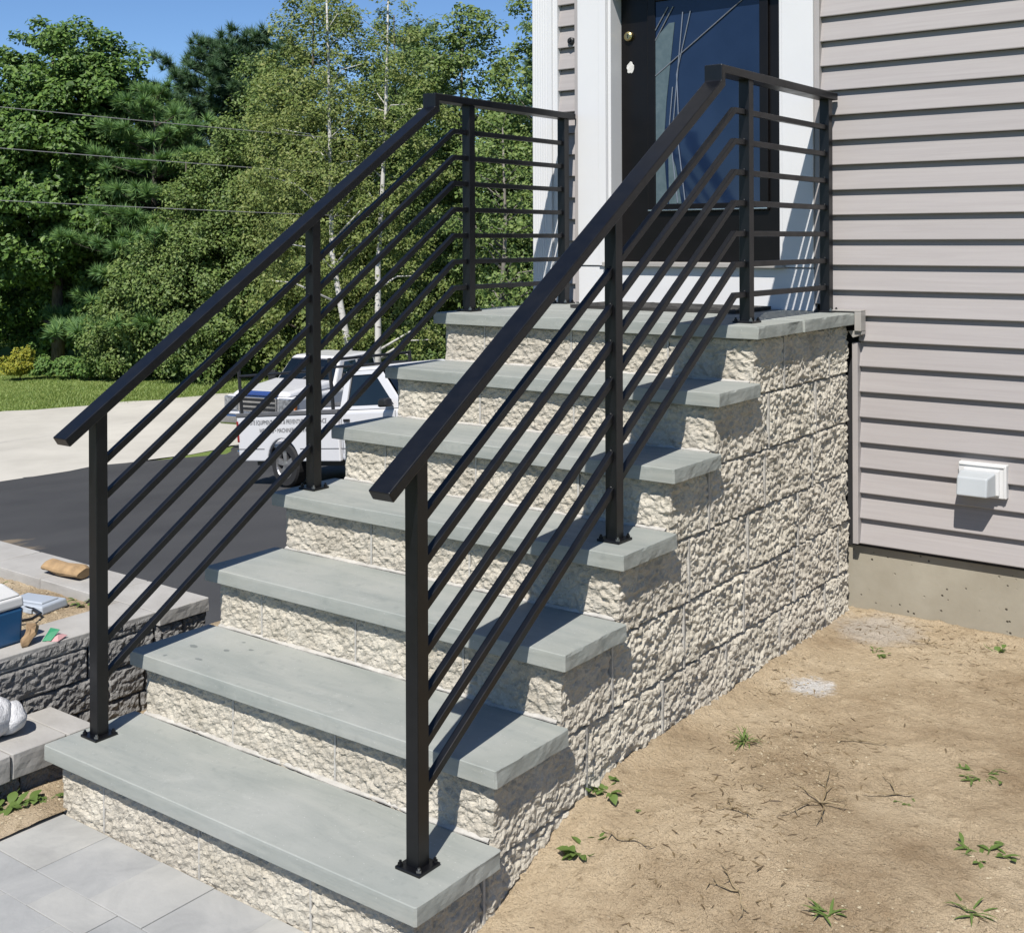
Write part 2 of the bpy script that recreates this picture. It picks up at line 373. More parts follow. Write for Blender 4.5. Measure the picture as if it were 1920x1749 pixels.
leaf('chaff_dark', [(0.16, 0.115, 0.06), (0.26, 0.19, 0.105), (0.09, 0.062, 0.035), (0.36, 0.28, 0.17)], 0.05)
leaf('pebble', [(0.26, 0.20, 0.12), (0.44, 0.36, 0.235), (0.54, 0.46, 0.32), (0.33, 0.26, 0.165)], 0.0, 0.9)
a = Mat('birch_bark', rough=0.8, spec=0.2); co = a.coord((2, 2, 7), 'World')
a.color(a.mix((0.66, 0.64, 0.59), (0.07, 0.06, 0.05), a.ramp(a.noise(co, 2.2, 5, 0.65), [(0.58, (0, 0, 0)), (0.66, (0.9,) * 3)]))); M['birch_bark'] = a.m
a = Mat('grey_bark', rough=0.95, spec=0.1); co = a.coord((6, 6, 1.2), 'World')
a.color(a.ramp(a.noise(co, 3, 5), [(0.35, (0.085, 0.072, 0.058)), (0.7, (0.21, 0.185, 0.155))])); a.bump(a.noise(co, 5, 4), 0.6, 0.03); M['grey_bark'] = a.m
a = Mat('pale_bark', rough=0.95, spec=0.1); co = a.coord((6, 6, 1.2), 'World')
a.color(a.ramp(a.noise(co, 3, 5), [(0.35, (0.17, 0.155, 0.13)), (0.7, (0.33, 0.305, 0.265))])); M['pale_bark'] = a.m
simple('cable', (0.24, 0.24, 0.245), 0.6)

# vehicles and props
simple('truck_white', (0.78, 0.78, 0.79), 0.22, var=0.012, scale=1.5)
simple('truck_grey', (0.13, 0.13, 0.135), 0.6)
simple('tyre', (0.016, 0.016, 0.017), 0.85, var=0.1)
simple('alloy', (0.58, 0.58, 0.59), 0.30, 0.85)
simple('chrome', (0.70, 0.70, 0.71), 0.16, 1.0)
simple('dark_trim', (0.014, 0.014, 0.015), 0.5)
simple('lamp_red', (0.30, 0.012, 0.012), 0.25)
simple('lamp_amber', (0.62, 0.20, 0.05), 0.25)
simple('lamp_clear', (0.40, 0.42, 0.44), 0.12, 0.6, var=0.25, scale=14)
simple('hood_blue', (0.035, 0.085, 0.30), 0.3)
simple('letter_grey', (0.07, 0.07, 0.075), 0.6)
simple('letter_white', (0.8, 0.8, 0.8), 0.6)
a = Mat('car_glass', (0.006, 0.010, 0.015), 0.05, 0.0, 0.5); co = a.coord(); a.color(a.ramp(a.noise(co, 2, 3), [(0.4, (0.005, 0.009, 0.014)), (0.7, (0.010, 0.016, 0.024))])); M['car_glass'] = a.m
simple('seat_cloth', (0.03, 0.03, 0.032), 0.9)
simple('cooler_blue', (0.022, 0.115, 0.27), 0.38, var=0.05)
simple('cooler_white', (0.78, 0.78, 0.77), 0.4, var=0.015)
simple('kraft_paper', (0.40, 0.265, 0.135), 0.85, var=0.12, scale=25, bump=0.3)
simple('bag_paper', (0.36, 0.24, 0.13), 0.85, var=0.12, scale=25)
simple('green_paper', (0.03, 0.28, 0.13), 0.6)
simple('pink_paper', (0.60, 0.34, 0.34), 0.6)
simple('tray_plastic', (0.47, 0.52, 0.58), 0.4, var=0.02)
a = Mat('terry_cloth', (0.80, 0.80, 0.81), 0.95, 0, 0.1); co = a.coord(); a.bump(a.noise(co, 130, 4, 0.7), 0.8, 0.006); a.bump(a.noise(co, 22, 3), 0.5, 0.02); 
a.color(a.ramp(a.noise(co, 20, 4), [(0.3, (0.76, 0.76, 0.77)), (0.7, (0.83, 0.83, 0.83))])); M['terry_cloth'] = a.m

# ------------------------------------------------------------------ terrain
def asphalt_z(x): return np.maximum(-2.22 + 0.12 * (np.asarray(x, float) + 10.8), -3.34)
def terrain_z(x, y):
    x = np.asarray(x, float); y = np.asarray(y, float)
    A = asphalt_z(x) - 0.02
    t = sstep(-0.75, -3.0, x)
    near = np.where(x > 0.7, 0.16 * sstep(0.05, 0.85, y) - 0.01, -0.015)
    return near * (1 - t) + A * t
def sheet(name, xs, ys, zf, mat, smooth=True):
    X, Y = np.meshgrid(np.asarray(xs, float), np.asarray(ys, float), indexing='xy')
    Z = zf(X.ravel(), Y.ravel()); V = np.stack([X.ravel(), Y.ravel(), Z], 1); nx, ny = len(xs), len(ys)
    i = np.arange(nx * ny).reshape(ny, nx)
    Q = np.stack([i[:-1, :-1], i[:-1, 1:], i[1:, 1:], i[1:, :-1]], -1).reshape(-1, 4)
    return link(name, np_mesh(name, V, Q, mat, smooth))
def gx(a, b, n): return np.linspace(a, b, n)
gxs = np.unique(np.concatenate([gx(-400, -60, 18), gx(-60, -22, 30), gx(-22, -4, 19), gx(-4, 0, 21), gx(0, 8, 9), gx(8, 300, 12)]))
gys = np.unique(np.concatenate([gx(-300, -12, 12), gx(-12, 4, 33), gx(4, 45, 30), gx(45, 400, 14)]))
def base_z(x, y):
    z = terrain_z(x, y) - 0.05
    far = sstep(-24, -60, x); P = np.stack([x, y, 0 * x], 1)
    return z + far * 0.5 * fbm(P, 0.05, 3, 3) + sstep(-60, -160, x) * 3.0
tag(sheet('ground', gxs, gys, base_z, M['lawn']), kind='structure')

def drive_z(x, y): return asphalt_z(x) + 0.012
def quad_sheet(name, near, far, ys, nx, zf, mat):
    """sheet between two x(y) border lines"""
    V = []; 
    for y in ys:
        a_, b_ = near(y), far(y)
        for k in range(nx):
            V.append((a_ + (b_ - a_) * k / (nx - 1), y))
    V = np.array(V); Z = zf(V[:, 0], V[:, 1]); n = len(ys); i = np.arange(n * nx).reshape(n, nx)
    Q = np.stack([i[:-1, :-1], i[1:, :-1], i[1:, 1:], i[:-1, 1:]], -1).reshape(-1, 4)
    return link(name, np_mesh(name, np.column_stack([V, Z]), Q, mat, True))
ys = gx(-14, 15.2, 40)
rj = lambda y: 0.18 * math.sin(y * 2.1) + 0.12 * math.sin(y * 5.3 + 1)
tag(quad_sheet('driveway', lambda y: -2.75 + 0.05 * math.sin(y * 3), lambda y: -20.25 + 0.09 * (y - 11.5) + rj(y) + 1.5 * max(0, y - 13.6), ys, 60, drive_z, M['asphalt']), kind='structure')
tag(quad_sheet('parking_apron', lambda y: -6.0 + 0.1 * math.sin(y * 3), lambda y: -19.1 + 0.4 * rj(y) + 1.6 * max(0, 1 - (y - 15.2) / 1.6), gx(15.2, 24, 20), 40, drive_z, M['asphalt']), kind='structure')
tag(quad_sheet('road', lambda y: -20.0 + 0.09 * (y - 11.5) + rj(y) * 0.7, lambda y: -29.6 + 0.31 * (y - 17) + rj(y) * 0.8, gx(-40, 42, 120), 14, lambda x, y: np.full_like(x, -3.322), M['old_road']), kind='structure')
tag(quad_sheet('neighbour_drive', lambda y: -29.9 + 0.31 * (y - 17), lambda y: -46 + 0.2 * y, gx(10.5, 16.2, 8), 12, lambda x, y: base_z(x, y) + 0.03, M['asphalt']), kind='structure')

# soil to the right of the stairs
def yard_z(x, y):
    P = np.stack([x, y, 0 * x], 1)
    z = terrain_z(x, y) + 0.014 * fbm(P, 1.6, 3, 5) + 0.008 * fbm(P, 9, 4, 8)
    z = z + 0.006 * np.maximum(0, vnoise(P, 34, 21) - 0.25) * 2
    z = z + 0.03 * np.exp(-np.maximum(0, np.minimum(np.abs(x - 1.36), np.abs(y - 2.62)) / 0.06)) * sstep(0.2, 0.9, y)
    return z
tag(sheet('yard_soil', gx(1.30, 4.3, 240), gx(-1.9, 2.75, 372), yard_z, M['yard_soil']), kind='structure')
def side_z(x, y):
    P = np.stack([x, y, 0 * x], 1)
    return terrain_z(x, y) + 0.012 * fbm(P, 2.5, 3, 15) + 0.010 * fbm(P, 11, 4, 18) + 0.017
tag(sheet('side_soil', gx(-2.9, 0.06, 150), gx(-1.6, 6.5, 300), side_z, M['bed_soil']), kind='structure')

# ------------------------------------------------------------------ patio
patio = sheet('patio', gx(0.005, 1.325, 12), gx(-2.6, 0.02, 8), lambda x, y: np.full_like(x, -0.006), M['paver']); tag(patio, kind='structure')
row_edges = [0.028, -0.19, -0.295, -0.51, -0.72, -0.83, -1.05]
first = [[0.012, 0.27, 0.50, 0.71, 0.93, 1.16, 1.30], [0.012, 0.40, 0.62, 0.83, 1.12, 1.30], [0.012, 0.31, 0.53, 0.85, 1.06, 1.32], [0.012, 0.22, 0.55, 0.76, 1.08, 1.31], [0.012, 0.33, 0.62, 0.95, 1.26], [0.012, 0.28, 0.5, 0.82, 1.1, 1.3]]
for r in range(6):
    y1, y0 = row_edges[r], row_edges[r + 1]
    for i in range(len(first[r]) - 1):
        x0, x1 = first[r][i], first[r][i + 1]; g = 0.0007; j = random.uniform(-0.0015, 0.0015)
        MB().box(x0 + g, x1 - g, y0 + g, y1 - g, -0.06, 0.0 + j).build('paver', M['paver'], patio, 0.0016, 2)

# ------------------------------------------------------------------ stairs
RUN, RISE, TH, WID = 0.28377, 0.19, 0.0445, 1.4024
YW = 2.60                                    # house wall plane
stairs = empty('entry_stairs', (0.7, 1.3, 0.0))
tag(stairs, 'block entry stairs with six bluestone treads and landing below the front door', 'stairs')
def child(me, name, parent):
    o = link(name, me, parent); o.matrix_parent_inverse = Matrix.Translation(-parent.location); return o
def cb(mb, name, mat, parent, bevel=0.0, smooth=False, seg=2):
    o = mb.build(name, mat, parent, bevel, seg, smooth); o.matrix_parent_inverse = Matrix.Translation(-parent.location); return o

def slab_mesh(x0, x1, y0, y1, z0, z1, seed, rag=(0.0005, 0.0019), mat=None):
    """stone slab: fine edge wear, ragged right end"""
    r = 0.005; loop = []
    st = 0.018
    def seg(pa, pb):
        n = max(2, int(math.dist(pa, pb) / st)); return [(pa[0] + (pb[0] - pa[0]) * k / n, pa[1] + (pb[1] - pa[1]) * k / n) for k in range(n)]
    c = [(x0, y0), (x1, y0), (x1, y1), (x0, y1)]; nr = [(0, -1), (1, 0), (0, 1), (-1, 0)]
    P = []; N = []; A = []
    for k in range(4):
        a_, b_ = c[k], c[(k + 1) % 4]; L = math.dist(a_, b_); d = ((b_[0] - a_[0]) / L, (b_[1] - a_[1]) / L)
        for q in seg((a_[0] + d[0] * r, a_[1] + d[1] * r), (b_[0] - d[0] * r, b_[1] - d[1] * r)) + [(b_[0] - d[0] * r, b_[1] - d[1] * r)]:
            P.append(q); N.append(nr[k]); A.append(rag[1] if k == 1 else rag[0])
    P = np.array(P); N = np.array(N, float); A = np.array(A); n = len(P)
    H = z1 - z0; prof = [(0.0, -0.0025), (0.0022, -0.0004), (H * 0.3, 0), (H * 0.55, 0), (H * 0.8, 0), (H - 0.002, -0.0004), (H, -0.0022)]
    V = []
    for k, (h, off) in enumerate(prof):
        q = np.column_stack([P, np.full(n, z0 + h)])
        d = off + A * 2.0 * fbm(q, 24, 3, seed) - (A * 3.5 * np.maximum(0, vnoise(q * np.array([1, 1, 0.35]), 9, seed + 3) - 0.25) if h < H * 0.9 else A * 1.5 * np.maximum(0, vnoise(q, 30, seed + 9) - 0.3) * 2)
        q[:, :2] += N * d[:, None]; V.append(q)
    V = np.concatenate(V); me = bpy.data.meshes.new('slab'); Fc = []
    for k in range(len(prof) - 1):
        for i in range(n):
            j = (i + 1) % n; Fc.append((k * n + i, k * n + j, (k + 1) * n + j, (k + 1) * n + i))
    Fc.append(tuple(range(n - 1, -1, -1))); Fc.append(tuple(range((len(prof) - 1) * n, len(prof) * n)))
    me.from_pydata(V.tolist(), [], Fc); me.update(); me.materials.append(mat or M['bluestone']); return me

ROT = np.array(Matrix.Rotation(0.7, 3, Vector((1, 2, 3)).normalized()))
def rough_mesh(path, z0, z1, seed, depth, mat, res=0.006, amp=1.0, edge=0.012, joint=0.010, big_k=1.0):
    """split-face shell wrapped round a plan path [(x, y)...] (left turn = outside on the right) with a plain body behind it"""
    pts = []; L = 0
    for k in range(len(path) - 1):
        a_, b_ = np.array(path[k], float), np.array(path[k + 1], float); l = np.linalg.norm(b_ - a_); n = max(2, int(l / res)); d = (b_ - a_) / l
        nn = np.array([d[1], -d[0]])
        for i in range(n + (1 if k == len(path) - 2 else 0)): pts.append((*(a_ + (b_ - a_) * i / n), *nn, L + l * i / n))
        L += l
    pts = np.array(pts)
    if len(path) > 2:                          # ease the normal round the corner
        for k in range(1, len(path) - 1):
            sc_ = sum(math.dist(path[q], path[q + 1]) for q in range(k)); wgt = np.clip((pts[:, 4] - sc_) / 0.012, -1, 1)
            na = pts[np.searchsorted(pts[:, 4], sc_) - 2, 2:4].copy(); nb = pts[min(len(pts) - 1, np.searchsorted(pts[:, 4], sc_) + 2), 2:4].copy()
            near = np.abs(pts[:, 4] - sc_) < 0.012
            mixn = na[None] * (0.5 - 0.5 * wgt[:, None]) + nb[None] * (0.5 + 0.5 * wgt[:, None]); mixn /= np.linalg.norm(mixn, axis=1)[:, None]
            pts[near, 2:4] = mixn[near]
    nu = len(pts); nv = max(3, int((z1 - z0) / res) + 1); zs = np.linspace(z0, z1, nv)
    P = np.column_stack([np.tile(pts[:, 0], nv), np.tile(pts[:, 1], nv), np.repeat(zs, nu)])
    N = np.column_stack([np.tile(pts[:, 2], nv), np.tile(pts[:, 3], nv), np.zeros(nu * nv)])
    u = np.tile(pts[:, 4], nv); de = np.minimum(np.minimum(u, L - u), np.minimum(P[:, 2] - z0, z1 - P[:, 2]))
    e = sstep(0.0, edge, de + 0.004 * vnoise(P, 60, seed))
    big = fbm(P, 13, 2, seed); W_ = P + 0.006 * np.column_stack([vnoise(P, 45, seed + 41), vnoise(P, 45, seed + 42), vnoise(P, 45, seed + 43)])
    ch = np.abs(vnoise(W_, 34, seed + 5, True)); fine = vnoise(W_ @ ROT, 84, seed + 7, True); vf = vnoise(W_ @ ROT, 155, seed + 11, True)
    sh = np.sign(fine) * np.abs(fine) ** 0.7
    d = -joint * (1 - e) + e * amp * (0.004 + 0.006 * big_k * big - 0.006 * ch + 0.0058 * sh + 0.0042 * vf)
    V = P + N * d[:, None] + 0.0025 * amp * e[:, None] * np.column_stack([vnoise(P, 70, seed + 31), vnoise(P, 70, seed + 32), vnoise(P, 70, seed + 33)])
    i = np.arange(nu * nv).reshape(nv, nu)
    Q = np.stack([i[:-1, :-1], i[:-1, 1:], i[1:, 1:], i[1:, :-1]], -1).reshape(-1, 4)
    # plain body: shell borders joined to an inner plane
    b0 = len(V); inner = []
    for row, z in ((0, z0), (nv - 1, z1)):
        inner.append(np.column_stack([pts[:, 0] - pts[:, 2] * depth, pts[:, 1] - pts[:, 3] * depth, np.full(nu, z)]))
    V = np.concatenate([V] + inner); bi = b0 + np.arange(nu); ti = b0 + nu + np.arange(nu)
    q1 = np.stack([bi[:-1], bi[1:], i[0, 1:], i[0, :-1]], -1); q2 = np.stack([i[-1, :-1], i[-1, 1:], ti[1:], ti[:-1]], -1)
    Q = np.concatenate([Q, q1, q2])
    ends = []
    for c_ in (0, nu - 1):
        for r_ in range(nv - 1): pass
    me = np_mesh('block', V, Q, mat, False); return me

OV = 0.036
XR, XL = WID - OV, OV                       # block faces
JT = 0.002
# landing and treads
for k in range(1, 8):
    yf = (k - 1) * RUN; z1 = k * RISE; z0 = z1 - TH
    if k < 7:
        child(slab_mesh(0.0, WID, yf, yf + RUN + 0.022, z0, z1, 10 + k), 'tread', stairs)
    else:
        child(slab_mesh(0.0, WID, yf, 2.068, z0, z1, 31), 'landing_slab', stairs)
        child(slab_mesh(0.0, WID + 0.001, 2.075, YW - 0.012, z0, z1 + 0.001, 32), 'landing_slab', stairs)
        cb(MB().box(0.012, WID - 0.006, 2.066, 2.077, z0 + 0.004, z1 - 0.004), 'mortar_joint', M['mortar'], stairs)
for k in range(1, 8):
    yf = (k - 1) * RUN + OV
    zb = (k - 1) * RISE - (0.10 if k == 1 else TH + 0.0); zt = k * RISE - TH - 0.001
    zf = (k - 1) * RISE - (0.10 if k == 1 else 0.03)
    off = 0.0 if k % 2 else 0.205
    # front row: corner block on the right wraps round to the side
    xs = [XL]; x = XL + (0.20 if k % 2 else 0.40)
    while x < XR - 0.22: xs.append(x); x += 0.405
    for i in range(len(xs)):
        x0 = xs[i]; x1 = xs[i + 1] - JT if i + 1 < len(xs) else None
        if x1 is not None:
            child(rough_mesh([(x0, yf), (x1, yf)], zf, zt, 100 * k + i, 0.06, M['splitface'], edge=0.006, joint=0.004, amp=0.8), 'block', stairs)
        else:
            ylen = yf + (0.245 if k % 2 else 0.40)
            child(rough_mesh([(x0, yf), (XR, yf), (XR, min(ylen, YW - 0.02) - 0.006)], zb if k == 1 else zb, zt, 100 * k + i, 0.06, M['splitface'], edge=0.006, joint=0.008, res=0.0046, amp=0.9), 'block', stairs)
    # right side row, running bond
    y = ylen
    vj = [('x', q - JT / 2) for q in xs[1:]] + [('y', ylen - 0.003)]
    i = 50
    while y < YW - 0.06:
        y1 = min(y + 0.405, YW - 0.02)
        if YW - 0.02 - y1 < 0.1: y1 = YW - 0.02
        if y > 0.1:
            child(rough_mesh([(XR, y), (XR, y1 - 0.006)], zb, zt, 100 * k + i, 0.06, M['splitface'], amp=1.0, edge=0.006, res=0.0043, big_k=1.6, joint=0.009), 'block', stairs)
            if y1 < YW - 0.06: vj.append(('y', y1 - 0.003))
        y = y1; i += 1
    for ax_, q in vj:
        if ax_ == 'x': cb(MB().box(q - 0.0035, q + 0.0035, yf - 0.001, yf + 0.03, zf + 0.001, zt - 0.001), 'mortar_joint', M['mortar'], stairs)
        else: cb(MB().box(XR - 0.03, XR + 0.005, q - 0.004, q + 0.004, zb + 0.001, zt - 0.001), 'mortar_joint', M['mortar'], stairs)
    # left side row
    y = yf + 0.02; i = 80
    while y < YW - 0.06:
        y1 = min(y + 0.405, YW - 0.02)
        child(rough_mesh([(XL, y1 - JT), (XL, y)], zb, zt, 100 * k + i, 0.06, M['splitface'], res=0.02), 'block', stairs)
        y = y1; i += 1
    cb(MB().box(XL + 0.010, XR - 0.011, yf + 0.009, YW - 0.03, zb + 0.001, zt - 0.0015), 'core', M['mortar'], stairs)
    if k < 7:                                # mortar bead where the tread meets the riser behind it
        yb = k * RUN + OV; zt2 = k * RISE; V = []; n = 70
        for q in range(n + 1):
            xx = XL + 0.004 + (XR - XL - 0.014) * q / n; wv = 0.010 + 0.003 * math.sin(q * 0.31 + k) + random.uniform(-0.0012, 0.0012)
            V += [(xx, yb - wv, zt2 + 0.0012), (xx, yb - 0.002, zt2 + 0.006 + random.uniform(-0.0008, 0.001)), (xx, yb + 0.02, zt2 + 0.007), (xx, yb + 0.02, zt2 - 0.004), (xx, yb - wv, zt2 - 0.002)]
        b = MB(); b.add(V, [(5 * q + s_, 5 * q + (s_ + 1) % 5, 5 * q + 5 + (s_ + 1) % 5, 5 * q + 5 + s_) for q in range(n) for s_ in range(5)])
        cb(b, 'mortar_bead', M['mortar'], stairs)

# ------------------------------------------------------------------ railings
SL = RISE / RUN
def railing(x, name, label, ywall, yend):
    t = empty(name, (x, 0.13, RISE)); tag(t, label, 'railing', 'black steel stair railings')
    BK = dict(bevel=0.0018)
    hw, hh = 0.064, 0.028
    top0 = 1.062; yk = 1.612
    zc = lambda y: top0 + SL * y - hh / 2 / math.cos(math.atan(SL))
    zt = 2.186 - hh / 2
    cb(MB().ribbon([(x, 0.012, zc(0.012)), (x, yk, zc(yk)), (x, yk, zt), (x, yend, zt)], hw, hh), 'handrail', M['black_steel'], t, 0.003)
    py = [0.13, 0.981, 1.842, ywall]; pz = [RISE, 4 * RISE, 7 * RISE, 7 * RISE]
    bz = [2.050 - 0.1038 * i for i in range(7)]
    for j, (y, z) in enumerate(zip(py, pz)):
        ztop = (zc(y) - 0.004) if j < 2 else zt - 0.006
        b = MB().box(x - 0.019, x + 0.019, y - 0.019, y + 0.019, z + 0.006, ztop)
        for q in bz:                          # weld beads where the bars meet the post
            zz = q - SL * max(0, 1.745 - y) if j < 3 else q
            for s_ in (-1, 1):
                if (j == 0 and s_ < 0) or (j == 3 and s_ > 0): continue
                zq = zz + (SL * s_ * 0.019 if j < 2 else 0)
                b.sphere((x, y + s_ * 0.0195, zq + 0.011), 0.0042, 6, 4, (1.6, 1, 1))
        cb(b, 'post', M['black_steel'], t, 0.0015, seg=1)
        p = cb(MB().box(x - 0.037, x + 0.037, y - 0.037, y + 0.037, z + 0.0005, z + 0.0075), 'base_plate', M['black_steel'], t, 0.0015)
        for (sx, sy) in ((1, 1), (1, -1), (-1, 1), (-1, -1)):
            bo = MB(); cx, cy = x + sx * 0.028, y + sy * 0.028
            bo.prism([(cx + 0.0065 * math.cos(a_ * math.pi / 3), cy + 0.0065 * math.sin(a_ * math.pi / 3)) for a_ in range(6)], 'z', z + 0.0076, z + 0.0136)
            bo.tube([(cx, cy, z + 0.013), (cx, cy, z + 0.019)], 0.0035, 8)
            o = bo.build('anchor_bolt', M['bolt_steel'] if sx * sy < 0 else M['black_steel'], p)
    for q in bz:
        cb(MB().ribbon([(x, 0.149, q - SL * (1.745 - 0.149)), (x, 1.745, q), (x, ywall - 0.019, q)], 0.019, 0.019), 'bar', M['black_steel'], t, 0.0015)
    return t
railing(1.295, 'stair_railing', 'black steel stair railing nearer the camera, along the yard side of the steps', 2.548, 2.592)
railing(0.075, 'stair_railing', 'black steel stair railing farther from the camera, along the driveway side of the steps', 2.520, 2.575)

# ------------------------------------------------------------------ house
house = empty('house', (2.5, YW, 0.0)); tag(house, 'house with grey-taupe lap siding, white corner board and black front door', 'house')
PITCH, BUTT0 = 0.098, 0.436
def board(x0, x1, z0, nm='siding_board'):
    pr = [(YW, z0 + 0.003), (YW + 0.001, z0), (YW + 0.0248, z0 + 0.001), (YW + 0.0248, z0 + PITCH - 0.001), (YW + 0.0225, z0 + PITCH - 0.001)]
    cb(MB().prism(pr, 'x', x0, x1), nm, M['vinyl_siding'], house)
for i in range(0, 48):
    z0 = BUTT0 + i * PITCH
    if z0 < 1.30: board(1.404, 5.6, z0)
    elif z0 < 2.86: board(1.250, 5.6, z0); board(-0.008, 0.094, z0)
    else: board(-0.008, 5.6, z0)
# walls behind the siding
b = MB().box(1.36, 5.6, YW + 0.025, YW + 0.12, 0.42, 5.16).box(-0.12, 0.265, YW + 0.025, YW + 0.12, 0.42, 5.16).box(0.265, 1.1, YW + 0.025, YW + 0.12, 2.86, 5.16).box(0.265, 1.36, YW + 0.025, YW + 0.12, 0.42, 1.36).box(1.1, 1.36, YW + 0.026, YW + 0.12, 1.36, 2.86)
cb(b, 'wall', M['interior_dark'], house)
b = MB()
for i in range(48):
    z0 = BUTT0 + i * PITCH
    b.prism([(-0.132, z0), (-0.112, z0), (-0.112, z0 + PITCH), (-0.114, z0 + PITCH)], 'y', YW + 0.05, 10.4)
cb(b, 'side_siding', M['vinyl_siding'], house)
cb(MB().box(-0.112, 5.6, 10.3, 10.4, 0.4, 5.16).box(5.5, 5.6, YW + 0.12, 10.3, 0.4, 5.16), 'rear_wall', M['vinyl_siding'], house)
cb(MB().box(-0.09, 5.6, YW + 0.035, 10.4, -1.6, 0.434), 'foundation', M['concrete'], house)
cb(MB().prism([(YW - 0.3, 5.08), (YW - 0.3, 5.2), (6.5, 7.6), (10.7, 5.2), (10.7, 5.08), (6.5, 7.45)], 'x', -0.45, 5.9), 'roof', M['roof_shingle'], house)
# fluted white corner board
b = MB(); pr = [(-0.139, YW + 0.08), (-0.139, YW - 0.017)]; xx = -0.139
for g in range(6):
    a_ = -0.130 + g * 0.0135
    pr += [(a_, YW - 0.017), (a_ + 0.0035, YW - 0.0148), (a_ + 0.007, YW - 0.017)]
pr += [(-0.032, YW - 0.017), (-0.030, YW - 0.006), (-0.006, YW - 0.006), (-0.006, YW + 0.08)]
cb(MB().prism(pr, 'z', 0.42, 5.1), 'corner_board', M['white_trim'], house, 0.001, seg=1)
# J-channels beside the door trim and down the stair wall
cb(MB().box(0.092, 0.1135, YW - 0.012, YW + 0.03, 1.335, 2.87), 'channel', M['siding_channel'], house, 0.002)
cb(MB().box(1.2305, 1.252, YW - 0.012, YW + 0.03, 1.36, 2.87), 'channel', M['siding_channel'], house, 0.002)
cb(MB().box(1.384, 1.406, YW - 0.020, YW + 0.03, 0.436, 1.215), 'channel', M['siding_channel'], house, 0.002)
# white door casing
cb(MB().box(0.114, 0.268, YW - 0.022, YW + 0.06, 1.502, 2.84), 'casing', M['white_trim'], house, 0.003)
cb(MB().box(0.230, 0.2675, YW - 0.029, YW - 0.0215, 1.502, 2.72), 'casing_bead', M['white_trim'], house, 0.002)
cb(MB().box(1.097, 1.230, YW - 0.022, YW + 0.06, 1.502, 2.84), 'casing', M['white_trim'], house, 0.003)
cb(MB().box(0.2685, 1.0965, YW - 0.022, YW + 0.06, 2.72, 2.84), 'header_casing', M['white_trim'], house, 0.003)
cb(MB().box(0.268, 0.2835, YW - 0.010, YW + 0.11, 1.522, 2.719), 'jamb', M['white_trim'], house, 0.002)
cb(MB().box(1.0815, 1.0965, YW - 0.010, YW + 0.11, 1.522, 2.719), 'jamb', M['white_trim'], house, 0.002)
cb(MB().box(0.114, 1.230, YW - 0.016, YW + 0.02, 1.331, 1.4985), 'apron_board', M['white_trim'], house, 0.002)
cb(MB().box(0.255, 1.112, YW - 0.045, YW + 0.12, 1.499, 1.519), 'sill', M['aluminium_flashing'], house, 0.003)
# front door
YD = YW + 0.078
door = cb(MB().box(0.285, 1.080, YD, YD + 0.045, 1.521, 2.717), 'door', M['door_black'], house, 0.002)
def dp(mb, name, mat, bevel=0.0, smooth=False):
    o = mb.build(name, mat, door, bevel, 2, smooth); return o
gx0, gx1, gz0, gz1 = 0.466, 0.960, 1.771, 2.66
for (x0, x1, z0, z1) in ((0.426, gx0, 1.735, 2.70), (gx1, 1.0, 1.735, 2.70), (gx0, gx1, 1.735, gz0), (gx0, gx1, gz1, 2.70)):
    dp(MB().box(x0, x1, YD - 0.014, YD + 0.0, z0, z1), 'glass_frame', M['door_black'], 0.004)
dp(MB().box(0.43, 0.996, YD - 0.019, YD - 0.0145, 1.742, 1.748), 'frame_strip', M['chrome'], 0.001)
dp(MB().box(gx0, gx1, YD - 0.007, YD - 0.0005, gz0, gz1), 'glass', M['door_glass'])
def poly(pts, name, mat, y0, y1): dp(MB().prism(pts, 'y', y0, y1), name, mat)
fz = lambda z: gz0 + (z - 1.771)
poly([(0.467, 1.772), (0.525, 1.772), (0.505, 2.02), (0.520, 2.22), (0.562, 2.56), (0.535, 2.56), (0.467, 2.50)], 'reflection_pane', M['glass_reflection'], YD - 0.0105, YD - 0.0072)  # pale reflection shapes, built as separate panes over the navy glass
poly([(0.532, 1.772), (0.592, 1.772), (0.565, 1.93), (0.528, 2.03)], 'reflection_pane', M['glass_reflection'], YD - 0.0105, YD - 0.0072)
def came(p, q):
    dp(MB().tube([(p[0], YD - 0.0115, p[1]), (q[0], YD - 0.0115, q[1])], 0.0026, 6), 'came', M['lead_came'])
for p, q in (((0.467, 2.335), (0.885, 2.62)), ((0.640, 2.60), (0.572, 2.335)), ((0.603, 2.60), (0.552, 2.10)), ((0.572, 2.335), (0.582, 2.10)), ((0.552, 2.28), (0.530, 2.06)), ((0.575, 2.06), (0.612, 1.775)), ((0.54, 2.06), (0.575, 1.775)), ((0.467, 2.535), (0.53, 2.63)), ((0.467, 2.49), (0.556, 2.63))):
    came(p, q)
b = MB().lathe([(0.0, -0.018), (0.013, -0.018), (0.0205, -0.014), (0.0225, 0.0), (0.0, 0.0)], 20, (0.329, YD - 0.001, 2.523), 'y'); dp(b, 'deadbolt', M['brass'], smooth=False)
dp(MB().box(0.327, 0.331, YD - 0.021, YD - 0.018, 2.515, 2.531), 'keyhole', M['dark_trim'])
b = MB()
for k in range(16): pass
pts = [(0.334 + (0.0185 + 0.003 * math.sin(k * 2.7)) * math.cos(k * math.pi / 8), 2.383 + (0.026 + 0.004 * math.sin(k * 1.9 + 1)) * math.sin(k * math.pi / 8)) for k in range(16)]
dp(MB().prism(pts, 'y', YD - 0.005, YD), 'handle_hole_filler', M['foam_patch'], 0.002)
